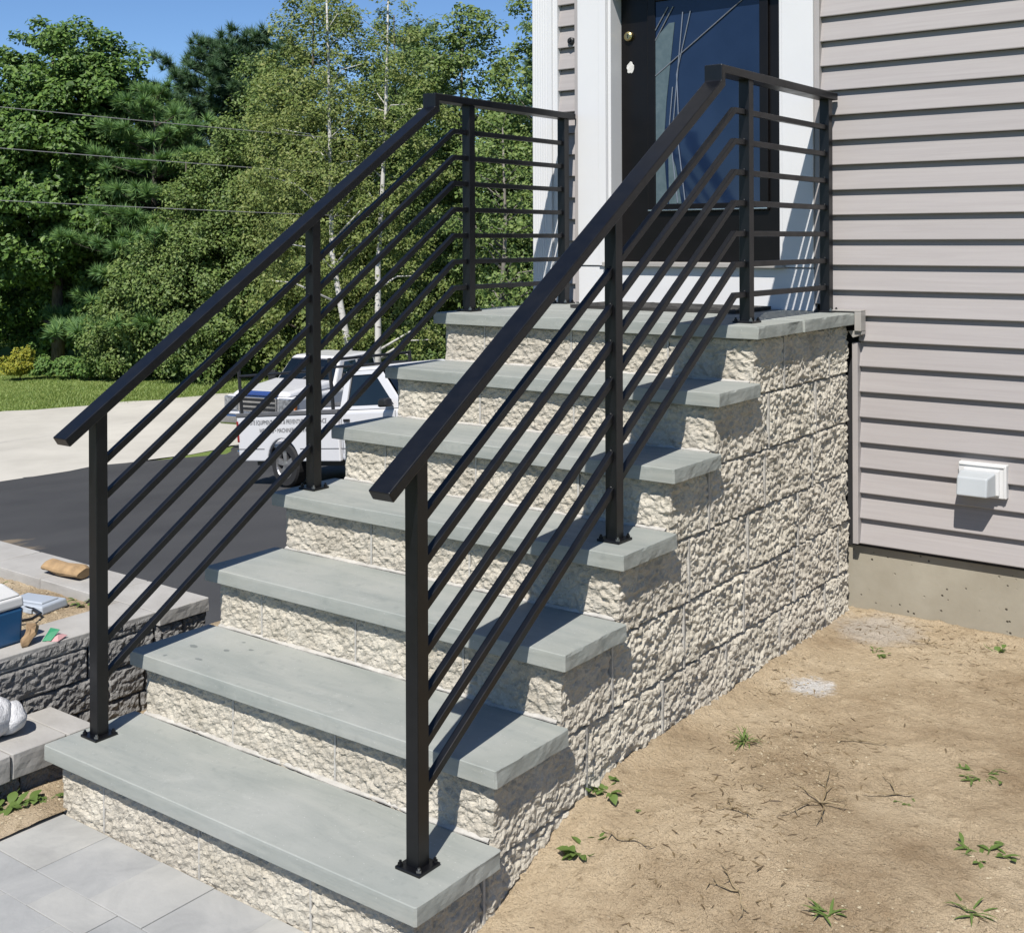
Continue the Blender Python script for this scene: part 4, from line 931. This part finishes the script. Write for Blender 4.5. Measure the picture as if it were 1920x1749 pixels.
def tree(name, label, base, height, crown, leafmat, barkmat, nclump, perclump, cl_r, lsize, seed, trunk_r=0.16, trunk_path=None, open_=0.0, group='trees and shrubs beyond the driveway', flat=0.65, cat='tree', limb_n=26, jitter=0.45, lmin=0.25, stems=1):
    """crown = list of (cx, cy, cz, rx, ry, rz) lobes relative to base; leaves sit in clumps near the lobe surface"""
    r = np.random.default_rng(seed); t = empty(name, base); tag(t, label, cat, group)
    vol = np.array([l[3] * l[4] * l[5] for l in crown]) ** 0.67; cnt = np.maximum(3, (nclump * vol / vol.sum()).astype(int))
    cc = []
    for l, k in zip(crown, cnt):
        d = r.normal(0, 1, (k, 3)); d /= np.linalg.norm(d, axis=1)[:, None]
        rad = 1 - np.abs(r.normal(0, 0.16, k)); rad = np.where(r.random(k) < 0.25, r.uniform(0.3, 0.9, k), rad)
        cc.append(np.array(l[:3]) + d * rad[:, None] * np.array(l[3:]) * (1 + np.clip(0.09 * r.normal(0, 1, k), -0.2, 0.14))[:, None])
    cc = np.concatenate(cc); cc = cc[cc[:, 2] > 0.1]
    ctr = np.array([np.mean([l[0] for l in crown]), np.mean([l[1] for l in crown]), np.mean([l[2] for l in crown])])
    C = []; N = []
    for c in cc:
        R = cl_r * r.uniform(0.55, 1.35); k = int(perclump * r.uniform(0.6, 1.4) * (R / cl_r) ** 1.5)
        d = r.normal(0, 1, (k, 3)); d /= np.linalg.norm(d, axis=1)[:, None]; rr = r.random(k) ** 0.45
        o = d * rr[:, None] * R; o[:, 2] *= flat; o[:, 2] -= 0.10 * R * (rr ** 2)
        C.append(c + o)
        out = (c - ctr); out /= np.linalg.norm(out) + 1e-6
        N.append(d * 0.45 + out * 0.30 + np.array([SUN_TO.x, SUN_TO.y, SUN_TO.z]) * 0.75)
    C = np.concatenate(C); N = np.concatenate(N); keep = C[:, 2] > 0.05; C, N = C[keep], N[keep]
    me = leaf_mesh(C, N, lsize, leafmat, 'crown', seed=seed, jitter=jitter); link('crown', me, t)
    mb = MB()
    if trunk_path is None:
        trunk_path = [(0, 0, -0.3), (0.1 * r.normal(), 0.1 * r.normal(), height * 0.3), (ctr[0] * 0.5 + 0.2 * r.normal(), ctr[1] * 0.5, height * 0.6), (ctr[0], ctr[1], height * 0.92)]
    tp = [Vector(p) for p in trunk_path]; n = len(tp)
    mb.tube(tp, [trunk_r * (1 - 0.85 * i / (n - 1)) for i in range(n)], 9)
    idx = r.permutation(len(cc))[:limb_n]
    for i in idx:
        e = Vector(cc[i]); zt = max(height * 0.12, e.z - r.uniform(0.6, 1.6) * 0.5 * math.hypot(e.x - ctr[0], e.y - ctr[1]))
        # point on trunk at that height
        for q in range(n - 1):
            if tp[q].z <= zt <= tp[q + 1].z or q == n - 2:
                f_ = (zt - tp[q].z) / max(1e-3, tp[q + 1].z - tp[q].z); f_ = min(1, max(0, f_)); s0 = tp[q].lerp(tp[q + 1], f_); rr0 = trunk_r * (1 - 0.85 * (q + f_) / (n - 1)); break
        mid = s0.lerp(e, 0.55) + Vector((r.normal() * 0.15, r.normal() * 0.15, 0.12 * (e - s0).length))
        mb.tube([s0, mid, e], [rr0 * 0.42, rr0 * 0.26, 0.012], 5)
    mb.build('trunk', barkmat, t, smooth=True)
    return t
G0 = -3.36
VR = np.array([rt.x, rt.y]); VF = np.array([fw.x, fw.y])
def lobe(a, b, z, ra, rb, rz):
    """lobe offset a across the view of the street, b in depth"""
    v = VR * a + VF * b; return (v[0], v[1], z, ra, rb, rz)
# big maple on the left
tree('maple_tree', 'big rounded dark green maple at the far left, tallest broadleaf crown', (-40.2, 25.6, G0), 13.6,
     [lobe(-0.2, 0, 8.0, 3.4, 3.4, 5.2), lobe(0.3, 0, 10.9, 2.9, 2.3, 3.0), lobe(2.2, 0.4, 9.6, 1.9, 2.0, 3.4), lobe(-2.2, -0.6, 8.6, 2.3, 2.2, 3.9), lobe(-1.6, -1.4, 5.6, 2.5, 2.2, 2.6), lobe(1.5, -0.6, 6.0, 2.0, 2.0, 2.6), lobe(-0.2, -1.0, 8.2, 2.9, 2.2, 3.4), lobe(-0.6, 1.4, 2.6, 3.0, 1.6, 2.2)],
     M['leaf_maple'], M['grey_bark'], 820, 170, 0.62, 0.19, 21, 0.28)
tree('maple_tree', 'maple partly cut off by the left edge, lower than the big rounded one', (-46.5, 22.6, G0), 12,
     [lobe(0, 0, 6.4, 4.0, 3.5, 5.0), lobe(1.4, 0, 8.2, 2.6, 2.4, 3.0), lobe(1.0, -1.5, 2.5, 3.0, 2.0, 2.4)], M['leaf_maple'], M['grey_bark'], 260, 120, 0.85, 0.24, 22, 0.28)
tree('maple_tree', 'dark maple filling the gap between the big maple and the pines', (-43.0, 31.4, G0), 11.5,
     [lobe(0, 0, 6.0, 4.0, 3.0, 4.8), lobe(0.5, -1.5, 2.5, 3.2, 2.0, 2.4)], M['leaf_maple'], M['grey_bark'], 260, 120, 0.85, 0.24, 23, 0.25)

def pine(name, label, base, height, width, mat, seed, levels=15, tuft=0.42, per=46, tip=0.35, lean=(0, 0), z0=0.12, rnd=1.0):
    r = np.random.default_rng(seed); t = empty(name, base); tag(t, label, 'tree', 'trees and shrubs beyond the driveway')
    mb = MB(); tp = [(0, 0, -0.3), (lean[0] * 0.5, lean[1] * 0.5, height * 0.5), (lean[0], lean[1], height)]; mb.tube(tp, [0.22, 0.14, 0.02], 8)
    C = []; D = []
    for i in range(levels):
        f_ = i / (levels - 1); z = height * (z0 + (0.985 - z0) * f_); L = width * (1 - f_ ** rnd) ** 0.8 * r.uniform(0.75, 1.15) + tip
        nb = int(r.integers(5, 8)); a0 = r.uniform(0, 6.28)
        for b in range(nb):
            a_ = a0 + 6.283 * b / nb + r.normal() * 0.25; l = L * r.uniform(0.6, 1.15); s0 = np.array([lean[0] * f_, lean[1] * f_, z]); dirv = np.array([math.cos(a_), math.sin(a_), 0.18 + 0.5 * f_ ** 2])
            e = s0 + dirv * l; mb.tube([s0, s0 + dirv * l * 0.6 + np.array([0, 0, -0.05 * l]), e], [0.035, 0.022, 0.008], 4)
            nt_ = max(3, int(l / 0.26))
            for k in range(nt_):
                g = 0.25 + 0.75 * (k + r.random()) / nt_; p = s0 + dirv * l * g; spread = 0.38 * l * (1.15 - g) + 0.12
                for q in range(2 if l > 0.8 else 1):
                    side = np.array([-math.sin(a_), math.cos(a_), 0]) * r.normal() * spread; c = p + side + np.array([0, 0, 0.08 + 0.05 * r.normal()])
                    nn = int(per * r.uniform(0.7, 1.2)); d = r.normal(0, 1, (nn, 3)) * np.array([1, 1, 0.7]) + dirv * 0.6 + np.array([0, 0, 0.45]); d /= np.linalg.norm(d, axis=1)[:, None]
                    ln = tuft * r.uniform(0.5, 1.0, nn)[:, None]; C.append(np.stack([c + d * ln * 0.08, c + d * ln], 1)); D.append(d)
    seg = np.concatenate(C); d = np.concatenate(D); n = len(seg); s = np.cross(d, np.array([SUN_TO.x, SUN_TO.y, SUN_TO.z])) + r.normal(0, 0.35, (n, 3)); s -= d * (s * d).sum(1)[:, None]; s /= np.linalg.norm(s, axis=1)[:, None]
    w_ = 0.03; V = np.stack([seg[:, 0] - s * w_ * 0.6, seg[:, 0] + s * w_ * 0.6, seg[:, 1]], 1).reshape(-1, 3)
    link('crown', np_mesh('crown', V, np.arange(3 * n).reshape(n, 3), mat, False, 3), t); mb.build('trunk', M['grey_bark'], t, smooth=True); return t
pine('pine_tree', 'bright green white pine with layered boughs between maple and birches', (-35.7, 26.9, G0), 10.6, 3.3, M['needle_pine'], 41, 10, 0.55, 110, 0.6, rnd=1.6)
pine('pine_tree', 'dark blue-green pine forming the left of two spiky tops above the birches', (-40.6, 33.7, G0), 13.9, 3.5, M['needle_dark'], 42, 20, 0.55, 75, 0.7, rnd=2.6)
pine('pine_tree', 'dark blue-green pine forming the right of two spiky tops above the birches', (-39.0, 35.2, G0), 14.3, 3.4, M['needle_dark'], 43, 20, 0.55, 75, 0.7, rnd=2.6)
pine('pine_tree', 'dark pine behind the birches near the house corner', (-28.6, 34.3, G0), 13.2, 3.2, M['needle_dark'], 44, 18, 0.48, 46, 0.8)
pine('pine_tree', 'dark pine half hidden behind the house corner trees', (-24.0, 37.5, G0), 13.6, 3.2, M['needle_dark'], 45, 18, 0.48, 40, 0.8)

# olive-leaved grey birches
tree('grey_birch', 'olive green grey birch drooping to the lawn, widest crown at mid left', (-33.0, 26.2, G0), 8.6,
     [lobe(0.7, 0.3, 5.6, 1.4, 1.7, 3.1), lobe(-0.9, -0.3, 3.0, 2.0, 1.7, 2.3), lobe(0.9, -0.4, 3.4, 2.2, 1.8, 2.6), lobe(-2.1, -0.6, 1.8, 1.6, 1.4, 1.6), lobe(2.3, -0.2, 2.2, 1.7, 1.5, 2.0), lobe(0.2, -1.2, 1.4, 2.2, 1.2, 1.3)],
     M['leaf_alder'], M['grey_bark'], 560, 150, 0.50, 0.115, 51, 0.13, flat=0.85)
tree('grey_birch', 'tall olive grey birch just left of the white birch trunks', (-31.4, 28.5, G0), 11.6,
     [lobe(0, 0, 8.4, 1.7, 1.7, 3.6), lobe(-0.7, -0.5, 5.4, 2.2, 1.9, 3.2), lobe(1.2, -0.3, 5.2, 2.0, 1.8, 3.3), lobe(0.3, -0.6, 2.4, 2.7, 1.9, 2.3)],
     M['leaf_alder'], M['grey_bark'], 600, 145, 0.50, 0.115, 52, 0.14, flat=0.85)
tree('grey_birch', 'olive grey birch standing between the two white trunks, reaching past the picture top', (-26.9, 26.9, G0), 14.2,
     [lobe(0, 0, 10.2, 1.7, 1.6, 4.0), lobe(-0.8, -0.3, 6.6, 1.9, 1.7, 3.6), lobe(0.9, -0.2, 6.0, 1.8, 1.6, 3.4), lobe(0.1, -0.5, 2.8, 2.3, 1.7, 2.6)],
     M['leaf_birch'], M['grey_bark'], 520, 130, 0.50, 0.115, 53, 0.13, flat=0.85)
tree('grey_birch', 'olive grey birch behind the leaning white trunk, reaching past the picture top', (-25.4, 29.2, G0), 14.0,
     [lobe(0, 0, 9.6, 1.5, 1.5, 3.6), lobe(-0.5, -0.3, 6.4, 1.7, 1.6, 3.2), lobe(0.9, -0.2, 6.2, 1.7, 1.6, 3.2), lobe(0.1, -0.4, 2.8, 2.2, 1.6, 2.6)],
     M['leaf_alder'], M['grey_bark'], 480, 130, 0.50, 0.115, 54, 0.13, flat=0.85)
# white birches
tree('white_birch', 'slender white birch with a straight bright trunk, left of the pair', (-21.2, 22.1, -3.30), 12.5,
     [lobe(-0.1, 0, 9.8, 1.2, 1.2, 3.2), lobe(-1.1, -0.1, 7.6, 1.2, 1.2, 2.6), lobe(0.5, 0.3, 6.2, 1.1, 1.2, 2.4), lobe(-1.2, 0.1, 4.6, 1.0, 1.1, 1.6), lobe(0.1, 0.6, 3.0, 1.2, 1.0, 1.4)],
     M['leaf_birch'], M['birch_bark'], 210, 90, 0.40, 0.088, 61, 0.125, trunk_path=[(0.50, 0.37, -0.2), (0.42, 0.32, 1.6), (0.22, 0.16, 3.0), (0.02, 0.0, 4.6), (-0.03, -0.02, 7.5), (-0.05, -0.04, 10), (-0.1, -0.1, 12.6)], limb_n=18)
tree('white_birch', 'slender white birch with a leaning trunk, right of the pair', (-20.0, 22.9, -3.22), 12.5,
     [lobe(0.1, 0.2, 9.8, 1.1, 1.2, 3.0), lobe(0.9, 0.2, 7.2, 1.1, 1.2, 2.6), lobe(-0.4, 0.3, 5.4, 1.0, 1.1, 2.2), lobe(0.6, 0.4, 3.4, 1.2, 1.0, 1.8)],
     M['leaf_birch'], M['birch_bark'], 180, 90, 0.40, 0.088, 62, 0.112, trunk_path=[(-0.12, -0.09, -0.2), (-0.10, -0.07, 2.0), (-0.10, -0.07, 4.0), (0.0, 0.0, 6.0), (0.10, 0.07, 8.5), (0.14, 0.1, 10.5), (0.2, 0.1, 12.6)], limb_n=16)
# dense trees by the house corner
tree('alder_tree', 'dense leafy tree with pale branches right of the white birches', (-20.8, 27.4, -3.3), 13.0,
     [lobe(0, 0, 8.8, 1.8, 1.7, 3.9), lobe(-0.9, -0.2, 5.0, 1.7, 1.6, 3.2), lobe(1.1, -0.2, 5.8, 1.7, 1.6, 3.5), lobe(0.2, -0.4, 2.4, 2.2, 1.7, 2.2)],
     M['leaf_alder'], M['pale_bark'], 560, 120, 0.46, 0.125, 71, 0.13, limb_n=60)
tree('alder_tree', 'leafy tree touching the white corner board of the house', (-17.6, 27.0, -3.1), 12.2,
     [lobe(0, 0, 8.0, 1.6, 1.7, 3.4), lobe(-0.5, -0.2, 5.0, 1.8, 1.6, 3.2), lobe(0.8, 0, 4.6, 1.8, 1.6, 3.2), lobe(0, -0.3, 2.4, 2.0, 1.6, 2.2)],
     M['leaf_alder'], M['pale_bark'], 500, 120, 0.46, 0.125, 72, 0.13, limb_n=60)
tree('young_tree', 'thin grey-barked young tree with bare lower branches behind the landing rail', (-14.4, 21.0, -2.65), 7.6,
     [lobe(-0.2, 0, 5.6, 1.15, 1.1, 1.9), lobe(0.4, 0, 3.6, 1.1, 1.0, 1.5)], M['leaf_alder'], M['pale_bark'], 80, 60, 0.40, 0.10, 73, 0.10, limb_n=46)
# understorey
def shrub(name, label, base, crown, mat, n, per, cr, ls, seed, cat='shrub', flat=0.8):
    return tree(name, label, base, max(c[2] for c in crown) + 0.3, crown, mat, M['grey_bark'], n, per, cr, ls, seed, 0.03, flat=flat, cat=cat, limb_n=10)
shrub('golden_shrub', 'bright yellow-green shrub on the lawn edge at far left', (-38.0, 22.6, G0), [lobe(-0.1, 0, 0.34, 0.66, 0.5, 0.40), lobe(0.15, 0, 0.62, 0.42, 0.4, 0.48)], M['leaf_yellow'], 80, 60, 0.22, 0.085, 81)
for i, (px, d) in enumerate(((0.9, 0.2), (1.8, 0.0), (2.6, -0.3))):
    v = VR * px + VF * d
    shrub('low_plant', ['low fresh green plant right beside the bright yellow-green shrub', 'low fresh green plant, middle of three along the lawn edge', 'low fresh green plant nearest the drooping olive birch'][i], (-38.0 + v[0], 22.6 + v[1], G0), [lobe(0, 0, 0.34, 0.62, 0.5, 0.36)], M['leaf_fresh'], 45, 60, 0.2, 0.10, 82 + i, 'plant')
for i, (x, y, h) in enumerate(((-35.0, 29.5, 2.6), (-31.0, 32.0, 2.8), (-26.8, 29.6, 2.4), (-23.6, 27.6, 2.6), (-18.8, 24.2, 2.2), (-15.6, 24.0, 2.2))):
    shrub('shadow_shrub', ['dark shrub under the pines behind the drooping olive birch', 'dark shrub behind the tall olive birch', 'dark shrub behind the large pickup', 'dark shrub left of the birch pair foot', 'dark shrub right of the birch pair foot', 'dark shrub below the landing rail'][i],
          (x, y, float(np.maximum(asphalt_z(x), -3.34)) - 0.03), [lobe(0, 0, h * 0.45, 1.9, 1.3, h * 0.5)], M['leaf_alder'], 60, 60, 0.45, 0.12, 90 + i)
# far wood: one mass behind the named trees
r = np.random.default_rng(5); C = []; N = []
for k in range(3500):
    a_ = r.uniform(-24, 38); z = r.uniform(0, 1) ** 1.2; top = 8.5 + 2.2 * math.sin(a_ * 0.55) + 1.2 * math.sin(a_ * 1.7 + 1)
    c = np.array([-43.5, 37.5, G0]) + np.append(VR * a_ + VF * r.uniform(0, 5), top * z)
    n = 60; d = r.normal(0, 1, (n, 3)); d /= np.linalg.norm(d, axis=1)[:, None]; C.append(c + d * r.random(n)[:, None] ** 0.5 * np.array([1.1, 1.1, 0.8])); N.append(d * 0.5 + np.array([0.1, -0.2, 0.8]))
tag(link('far_wood', leaf_mesh(np.concatenate(C), np.concatenate(N), 0.30, M['leaf_maple'], 'far_wood', seed=6)), 'dark mass of woodland behind the nearer trees', 'wood', kind='stuff')

# ------------------------------------------------------------------ overhead wires across the street
for i, (za, zb, lab) in enumerate(((5.82, 4.43, 'topmost'), (4.67, 3.33, 'middle'), (3.13, 2.14, 'lowest'))):
    pa = np.array([-31.19, 8.68]); pb = np.array([-19.18, 36.36]); pts = []
    for k in range(31):
        f_ = k / 30; p = pa + (pb - pa) * f_; pts.append((p[0], p[1], za + (zb - za) * f_ - 0.12 * math.sin(math.pi * f_)))
    tag(MB().tube(pts, 0.011, 5).build('overhead_wire', M['cable'], smooth=True), '%s of three overhead wires crossing in front of the trees' % lab, 'wire', 'overhead wires')

# ------------------------------------------------------------------ grass blades on the lawn across the road
r = np.random.default_rng(77); n = 110000
gy_ = r.uniform(8, 34, n); e_ = -29.6 + 0.31 * (gy_ - 17); gx_ = e_ + 0.25 - 13.5 * r.random(n) ** 1.3
bz_ = base_z(gx_, gy_) ; h_ = r.uniform(0.03, 0.10, n) * (1 + 0.6 * vnoise(np.column_stack([gx_, gy_, 0 * gx_]), 0.6, 5)); a_ = r.uniform(0, 6.28, n)
B = np.column_stack([gx_, gy_, bz_]); T = B + np.column_stack([0.5 * h_ * np.cos(a_ * 3.1), 0.5 * h_ * np.sin(a_ * 3.1), h_]); sd = np.column_stack([np.cos(a_), np.sin(a_), 0 * a_]) * 0.018
tag(link('lawn_grass', np_mesh('lawn_grass', np.stack([B - sd, B + sd, T], 1).reshape(-1, 3), np.arange(3 * n).reshape(n, 3), M['grass_blade'], False, 3)), 'mown grass of the lawn across the road', 'grass', kind='stuff')

# ------------------------------------------------------------------ weeds, twigs, pebbles
def leaf_blade(mb, p, yawd, L, wdt, rise, curl):
    d = Vector((math.cos(yawd), math.sin(yawd), 0)); s_ = Vector((-d.y, d.x, 0)); V = []; n = 5
    for i in range(n + 1):
        f_ = i / n; q = Vector(p) + d * L * f_ + Vector((0, 0, rise * L * f_ - curl * L * f_ * f_)); ww = wdt * math.sin(math.pi * (0.12 + 0.86 * f_)) * 0.5
        V += [q - s_ * ww + Vector((0, 0, ww * 0.3)), q, q + s_ * ww + Vector((0, 0, ww * 0.3))]
    mb.add(V, [(3 * i, 3 * i + 1, 3 * i + 4, 3 * i + 3) for i in range(n)] + [(3 * i + 1, 3 * i + 2, 3 * i + 5, 3 * i + 4) for i in range(n)])
def gz(x, y):
    if x > 0.7: return float(yard_z(np.array([x]), np.array([y]))[0])
    return float(side_z(np.array([x]), np.array([y]))[0])
def weed(name, label, x, y, nl, L, wdt, seed, rise=0.7, curl=0.5, z=None, cat='weed', mat='weed_leaf'):
    nl = int(nl * 1.5); L *= 0.85; wdt *= 0.85; r = random.Random(seed); z = gz(x, y) if z is None else z; t = empty(name, (x, y, z)); tag(t, label, cat, 'weeds on bare soil')
    grass = wdt < 0.0075; ns = max(3, nl // 3); st = MB(); spots = []
    for k in range(ns):
        a_ = r.uniform(0, 6.28); p = Vector((0, 0, -0.004)); d = Vector((math.cos(a_), math.sin(a_), 0)); path = [p]
        for q in range(4):
            d = (d + Vector((r.uniform(-0.6, 0.6), r.uniform(-0.6, 0.6), 0))).normalized(); p = p + d * L * r.uniform(0.12, 0.26) + Vector((0, 0, rise * L * r.uniform(0.02, 0.14))); path.append(p); spots.append((p, math.atan2(d.y, d.x)))
        st.tube(path, [0.0017, 0.0015, 0.0013, 0.0011, 0.0006], 5)
    st.build('stem', M[mat if not grass else 'dry_stem'], t)
    for k in range(nl):
        b = MB()
        if grass:
            a_ = r.uniform(0, 6.28); leaf_blade(b, (0.012 * r.uniform(-1, 1), 0.012 * r.uniform(-1, 1), -0.003), a_, L * r.uniform(0.5, 1.15), wdt * r.uniform(0.6, 1.1), rise * r.uniform(0.5, 1.6), curl * r.uniform(0.4, 1.5))
        else:
            p, ya = r.choice(spots); leaf_blade(b, p, ya + r.choice((-1, 1)) * r.uniform(0.3, 1.4), L * r.uniform(0.22, 0.55), wdt * r.uniform(0.5, 1.0), rise * r.uniform(-0.2, 1.0), curl * r.uniform(0.2, 1.2))
        b.build('leaf', M[mat], t, smooth=True)
    return t
WEEDS = [('grass_tuft', 'spiky grass tuft growing a little away from the block wall', 1.56, 1.262, 26, 0.065, 0.0045, 0.8, 0.8),
         ('broadleaf_weed', 'bright broadleaf weed at the foot of the block wall', 1.405, 0.765, 12, 0.075, 0.036, 0.9, 0.5),
         ('broadleaf_weed', 'pale broadleaf weed on the soil below the second tread end', 1.467, 0.556, 12, 0.078, 0.034, 0.8, 0.5),
         ('ground_weed', 'low green weed near the house foundation corner', 1.606, 2.202, 16, 0.060, 0.012, 0.35, 0.3),
         ('seedling', 'small upright seedling beside the foundation at the right edge', 1.942, 2.46, 5, 0.070, 0.030, 1.2, 0.5),
         ('creeping_weed', 'dark creeping weed at the right edge, higher of two', 2.177, 1.458, 20, 0.085, 0.012, 0.4, 0.35),
         ('creeping_weed', 'leafy creeping weed at the right edge, lower of two', 2.301, 1.024, 16, 0.090, 0.018, 0.5, 0.4),
         ('sprig', 'tiny green sprig between the wall weed and the dead twig', 1.527, 0.752, 6, 0.034, 0.010, 0.5, 0.4),
         ('ground_weed', 'sparse low weed near the bottom edge of the bare soil', 2.07, 0.614, 12, 0.060, 0.008, 0.4, 0.3),
         ('sprig', 'green sprig with thin leaves at the lower right', 2.346, 0.773, 8, 0.070, 0.008, 0.5, 0.35),
         ('ground_weed', 'small leafy weed beside the dead twig', 2.054, 1.194, 7, 0.034, 0.014, 0.6, 0.4),
         ('broadleaf_weed', 'large-leaved weed on soil beside the low edging', -0.10, -0.06, 22, 0.11, 0.036, 0.8, 0.5),
         ('broadleaf_weed', 'small weed tucked under the bottom tread corner', -0.045, 0.045, 9, 0.060, 0.026, 0.8, 0.5)]
for i, (nm, lb, x, y, nl, L, wd, ri, cu) in enumerate(WEEDS): weed(nm, lb, x, y, nl, L, wd, 300 + i, ri, cu)
weed('planter_weed', 'green weed growing inside the planter near the kraft sack', -1.22, 0.55, 12, 0.09, 0.022, 340, 1.0, 0.6, z=cz + 0.012)
weed('planter_weed', 'green weed growing behind the plastic case in the planter', -0.72, 0.62, 9, 0.075, 0.020, 341, 1.0, 0.6, z=cz + 0.012)
def twig(name, label, x, y, n, L, seed, sub=3):
    r = random.Random(seed); z = gz(x, y); b = MB()
    for k in range(n):
        a_ = 6.28 * k / n + r.uniform(-0.5, 0.5); p = Vector((x, y, z + 0.006)); d = Vector((math.cos(a_), math.sin(a_), 0)); l = L * r.uniform(0.5, 1.1)
        path = [p]; q = p.copy()
        for st in range(4):
            d = (d + Vector((r.uniform(-0.35, 0.35), r.uniform(-0.35, 0.35), 0))).normalized(); q = q + d * l / 4; q.z = gz(q.x, q.y) + 0.006 + r.uniform(0, 0.010); path.append(q.copy())
            if st and r.random() < 0.75:
                dd = (d + Vector((r.uniform(-1, 1), r.uniform(-1, 1), 0))).normalized(); e = q + dd * l * 0.28; e.z = gz(e.x, e.y) + 0.010 + r.uniform(0, 0.012); b.tube([q, q.lerp(e, 0.5), e], [0.0016, 0.0013, 0.0006], 5)
        b.tube(path, [0.0024, 0.0021, 0.0018, 0.0013, 0.0006], 5)
    tag(b.build(name, M['dry_stem'], smooth=True), label, 'twig', 'dead twigs on bare soil')
twig('dead_twig', 'branching dead twig lying in the middle of the bare soil', 1.886, 1.035, 6, 0.13, 400)
twig('dead_twig', 'thin straight dead stalk on soil above the branching twig', 1.83, 1.47, 2, 0.11, 401)
twig('dead_twig', 'dry trailing stem on soil right of the branching twig', 2.02, 1.21, 3, 0.075, 402)
twig('dead_twig', 'dry stem curling beside the pale broadleaf weed', 1.561, 0.616, 2, 0.075, 403)
twig('dead_twig', 'small dry twig near the bottom of the bare soil', 1.868, 0.592, 3, 0.09, 404)
twig('dead_twig', 'dry twig left of the branching twig, nearer the block wall', 1.72, 0.86, 3, 0.06, 405)
twig('dead_twig', 'dry curled stem near the foundation', 1.72, 2.42, 3, 0.08, 406)
# pebbles, crumbs and chaff
def scatter(name, label, n, smin, smax, mat, seed, flat, area, zfn, elong=1.0, cl=True):
    r = np.random.default_rng(seed); x0, x1, y0, y1 = area; P = np.column_stack([r.uniform(x0, x1, n * 3), r.uniform(y0, y1, n * 3), np.zeros(n * 3)])
    wv = fbm(P, 2.3, 3, seed) + 0.45 * r.random(n * 3); P = P[np.argsort(-wv)[:n]] if cl else P[:n]
    P[:, 2] = zfn(P[:, 0], P[:, 1]); sz = smin + (smax - smin) * r.random(n) ** 3
    O = np.array([(1, 0, 0), (0.3, 0.9, 0.1), (-0.8, 0.5, 0), (-0.6, -0.7, 0.1), (0.5, -0.8, 0), (0.1, 0.1, 0.8), (-0.1, 0.0, -0.6)]); a_ = r.uniform(0, 6.28, n)
    Q = O[None] * (1 + r.normal(0, 0.18, (n, 7, 3))); Q = Q * np.array([elong, 1, flat]); c, s_ = np.cos(a_)[:, None], np.sin(a_)[:, None]
    V = np.stack([Q[..., 0] * c - Q[..., 1] * s_, Q[..., 0] * s_ + Q[..., 1] * c, Q[..., 2]], -1) * sz[:, None, None] + P[:, None, :] + np.array([0, 0, 0.15])[None, None] * sz[:, None, None] * flat
    T = np.array([(0, 1, 5), (1, 2, 5), (2, 3, 5), (3, 4, 5), (4, 0, 5), (1, 0, 6), (2, 1, 6), (3, 2, 6), (4, 3, 6), (0, 4, 6)])
    F_ = (T[None] + 7 * np.arange(n)[:, None, None]).reshape(-1, 3)
    tag(link(name, np_mesh(name, V.reshape(-1, 3), F_, mat, False, 3)), label, 'debris', kind='stuff')
scatter('pebbles', 'small pebbles and soil crumbs strewn over the bare yard', 15000, 0.0010, 0.0058, M['pebble'], 11, 0.7, (1.40, 4.2, -1.8, 2.6), yard_z)
scatter('chaff', 'dry straw chaff strewn over the bare yard', 9500, 0.0009, 0.0036, M['chaff_dark'], 12, 0.8, (1.40, 4.0, -1.0, 2.6), yard_z, 5.5)
scatter('side_pebbles', 'pebbles and crumbs on the soil beside the patio', 1500, 0.0012, 0.007, M['pebble'], 13, 0.7, (-0.5, 0.02, -0.9, 1.5), side_z)
scatter('bed_pebbles', 'soil crumbs inside the planter', 900, 0.0015, 0.009, M['pebble'], 14, 0.7, (-1.6, -0.58, -0.4, 0.64), bed_z)

# ------------------------------------------------------------------ common albedo level
ALB = 0.69
for mt in bpy.data.materials:
    t_ = mt.node_tree
    for nd in list(t_.nodes):
        key = {'BSDF_PRINCIPLED': 'Base Color', 'BSDF_TRANSLUCENT': 'Color'}.get(nd.type)
        if key is None: continue
        so_ = nd.inputs[key]
        if so_.is_linked:
            src = so_.links[0].from_socket; mx = t_.nodes.new('ShaderNodeMix'); mx.data_type = 'RGBA'; mx.blend_type = 'MULTIPLY'
            mx.inputs[0].default_value = 1.0; t_.links.new(src, mx.inputs[6]); mx.inputs[7].default_value = (ALB, ALB, ALB, 1); t_.links.new(mx.outputs[2], so_)
        else:
            so_.default_value = tuple(c_ * ALB for c_ in so_.default_value[:3]) + (1,)
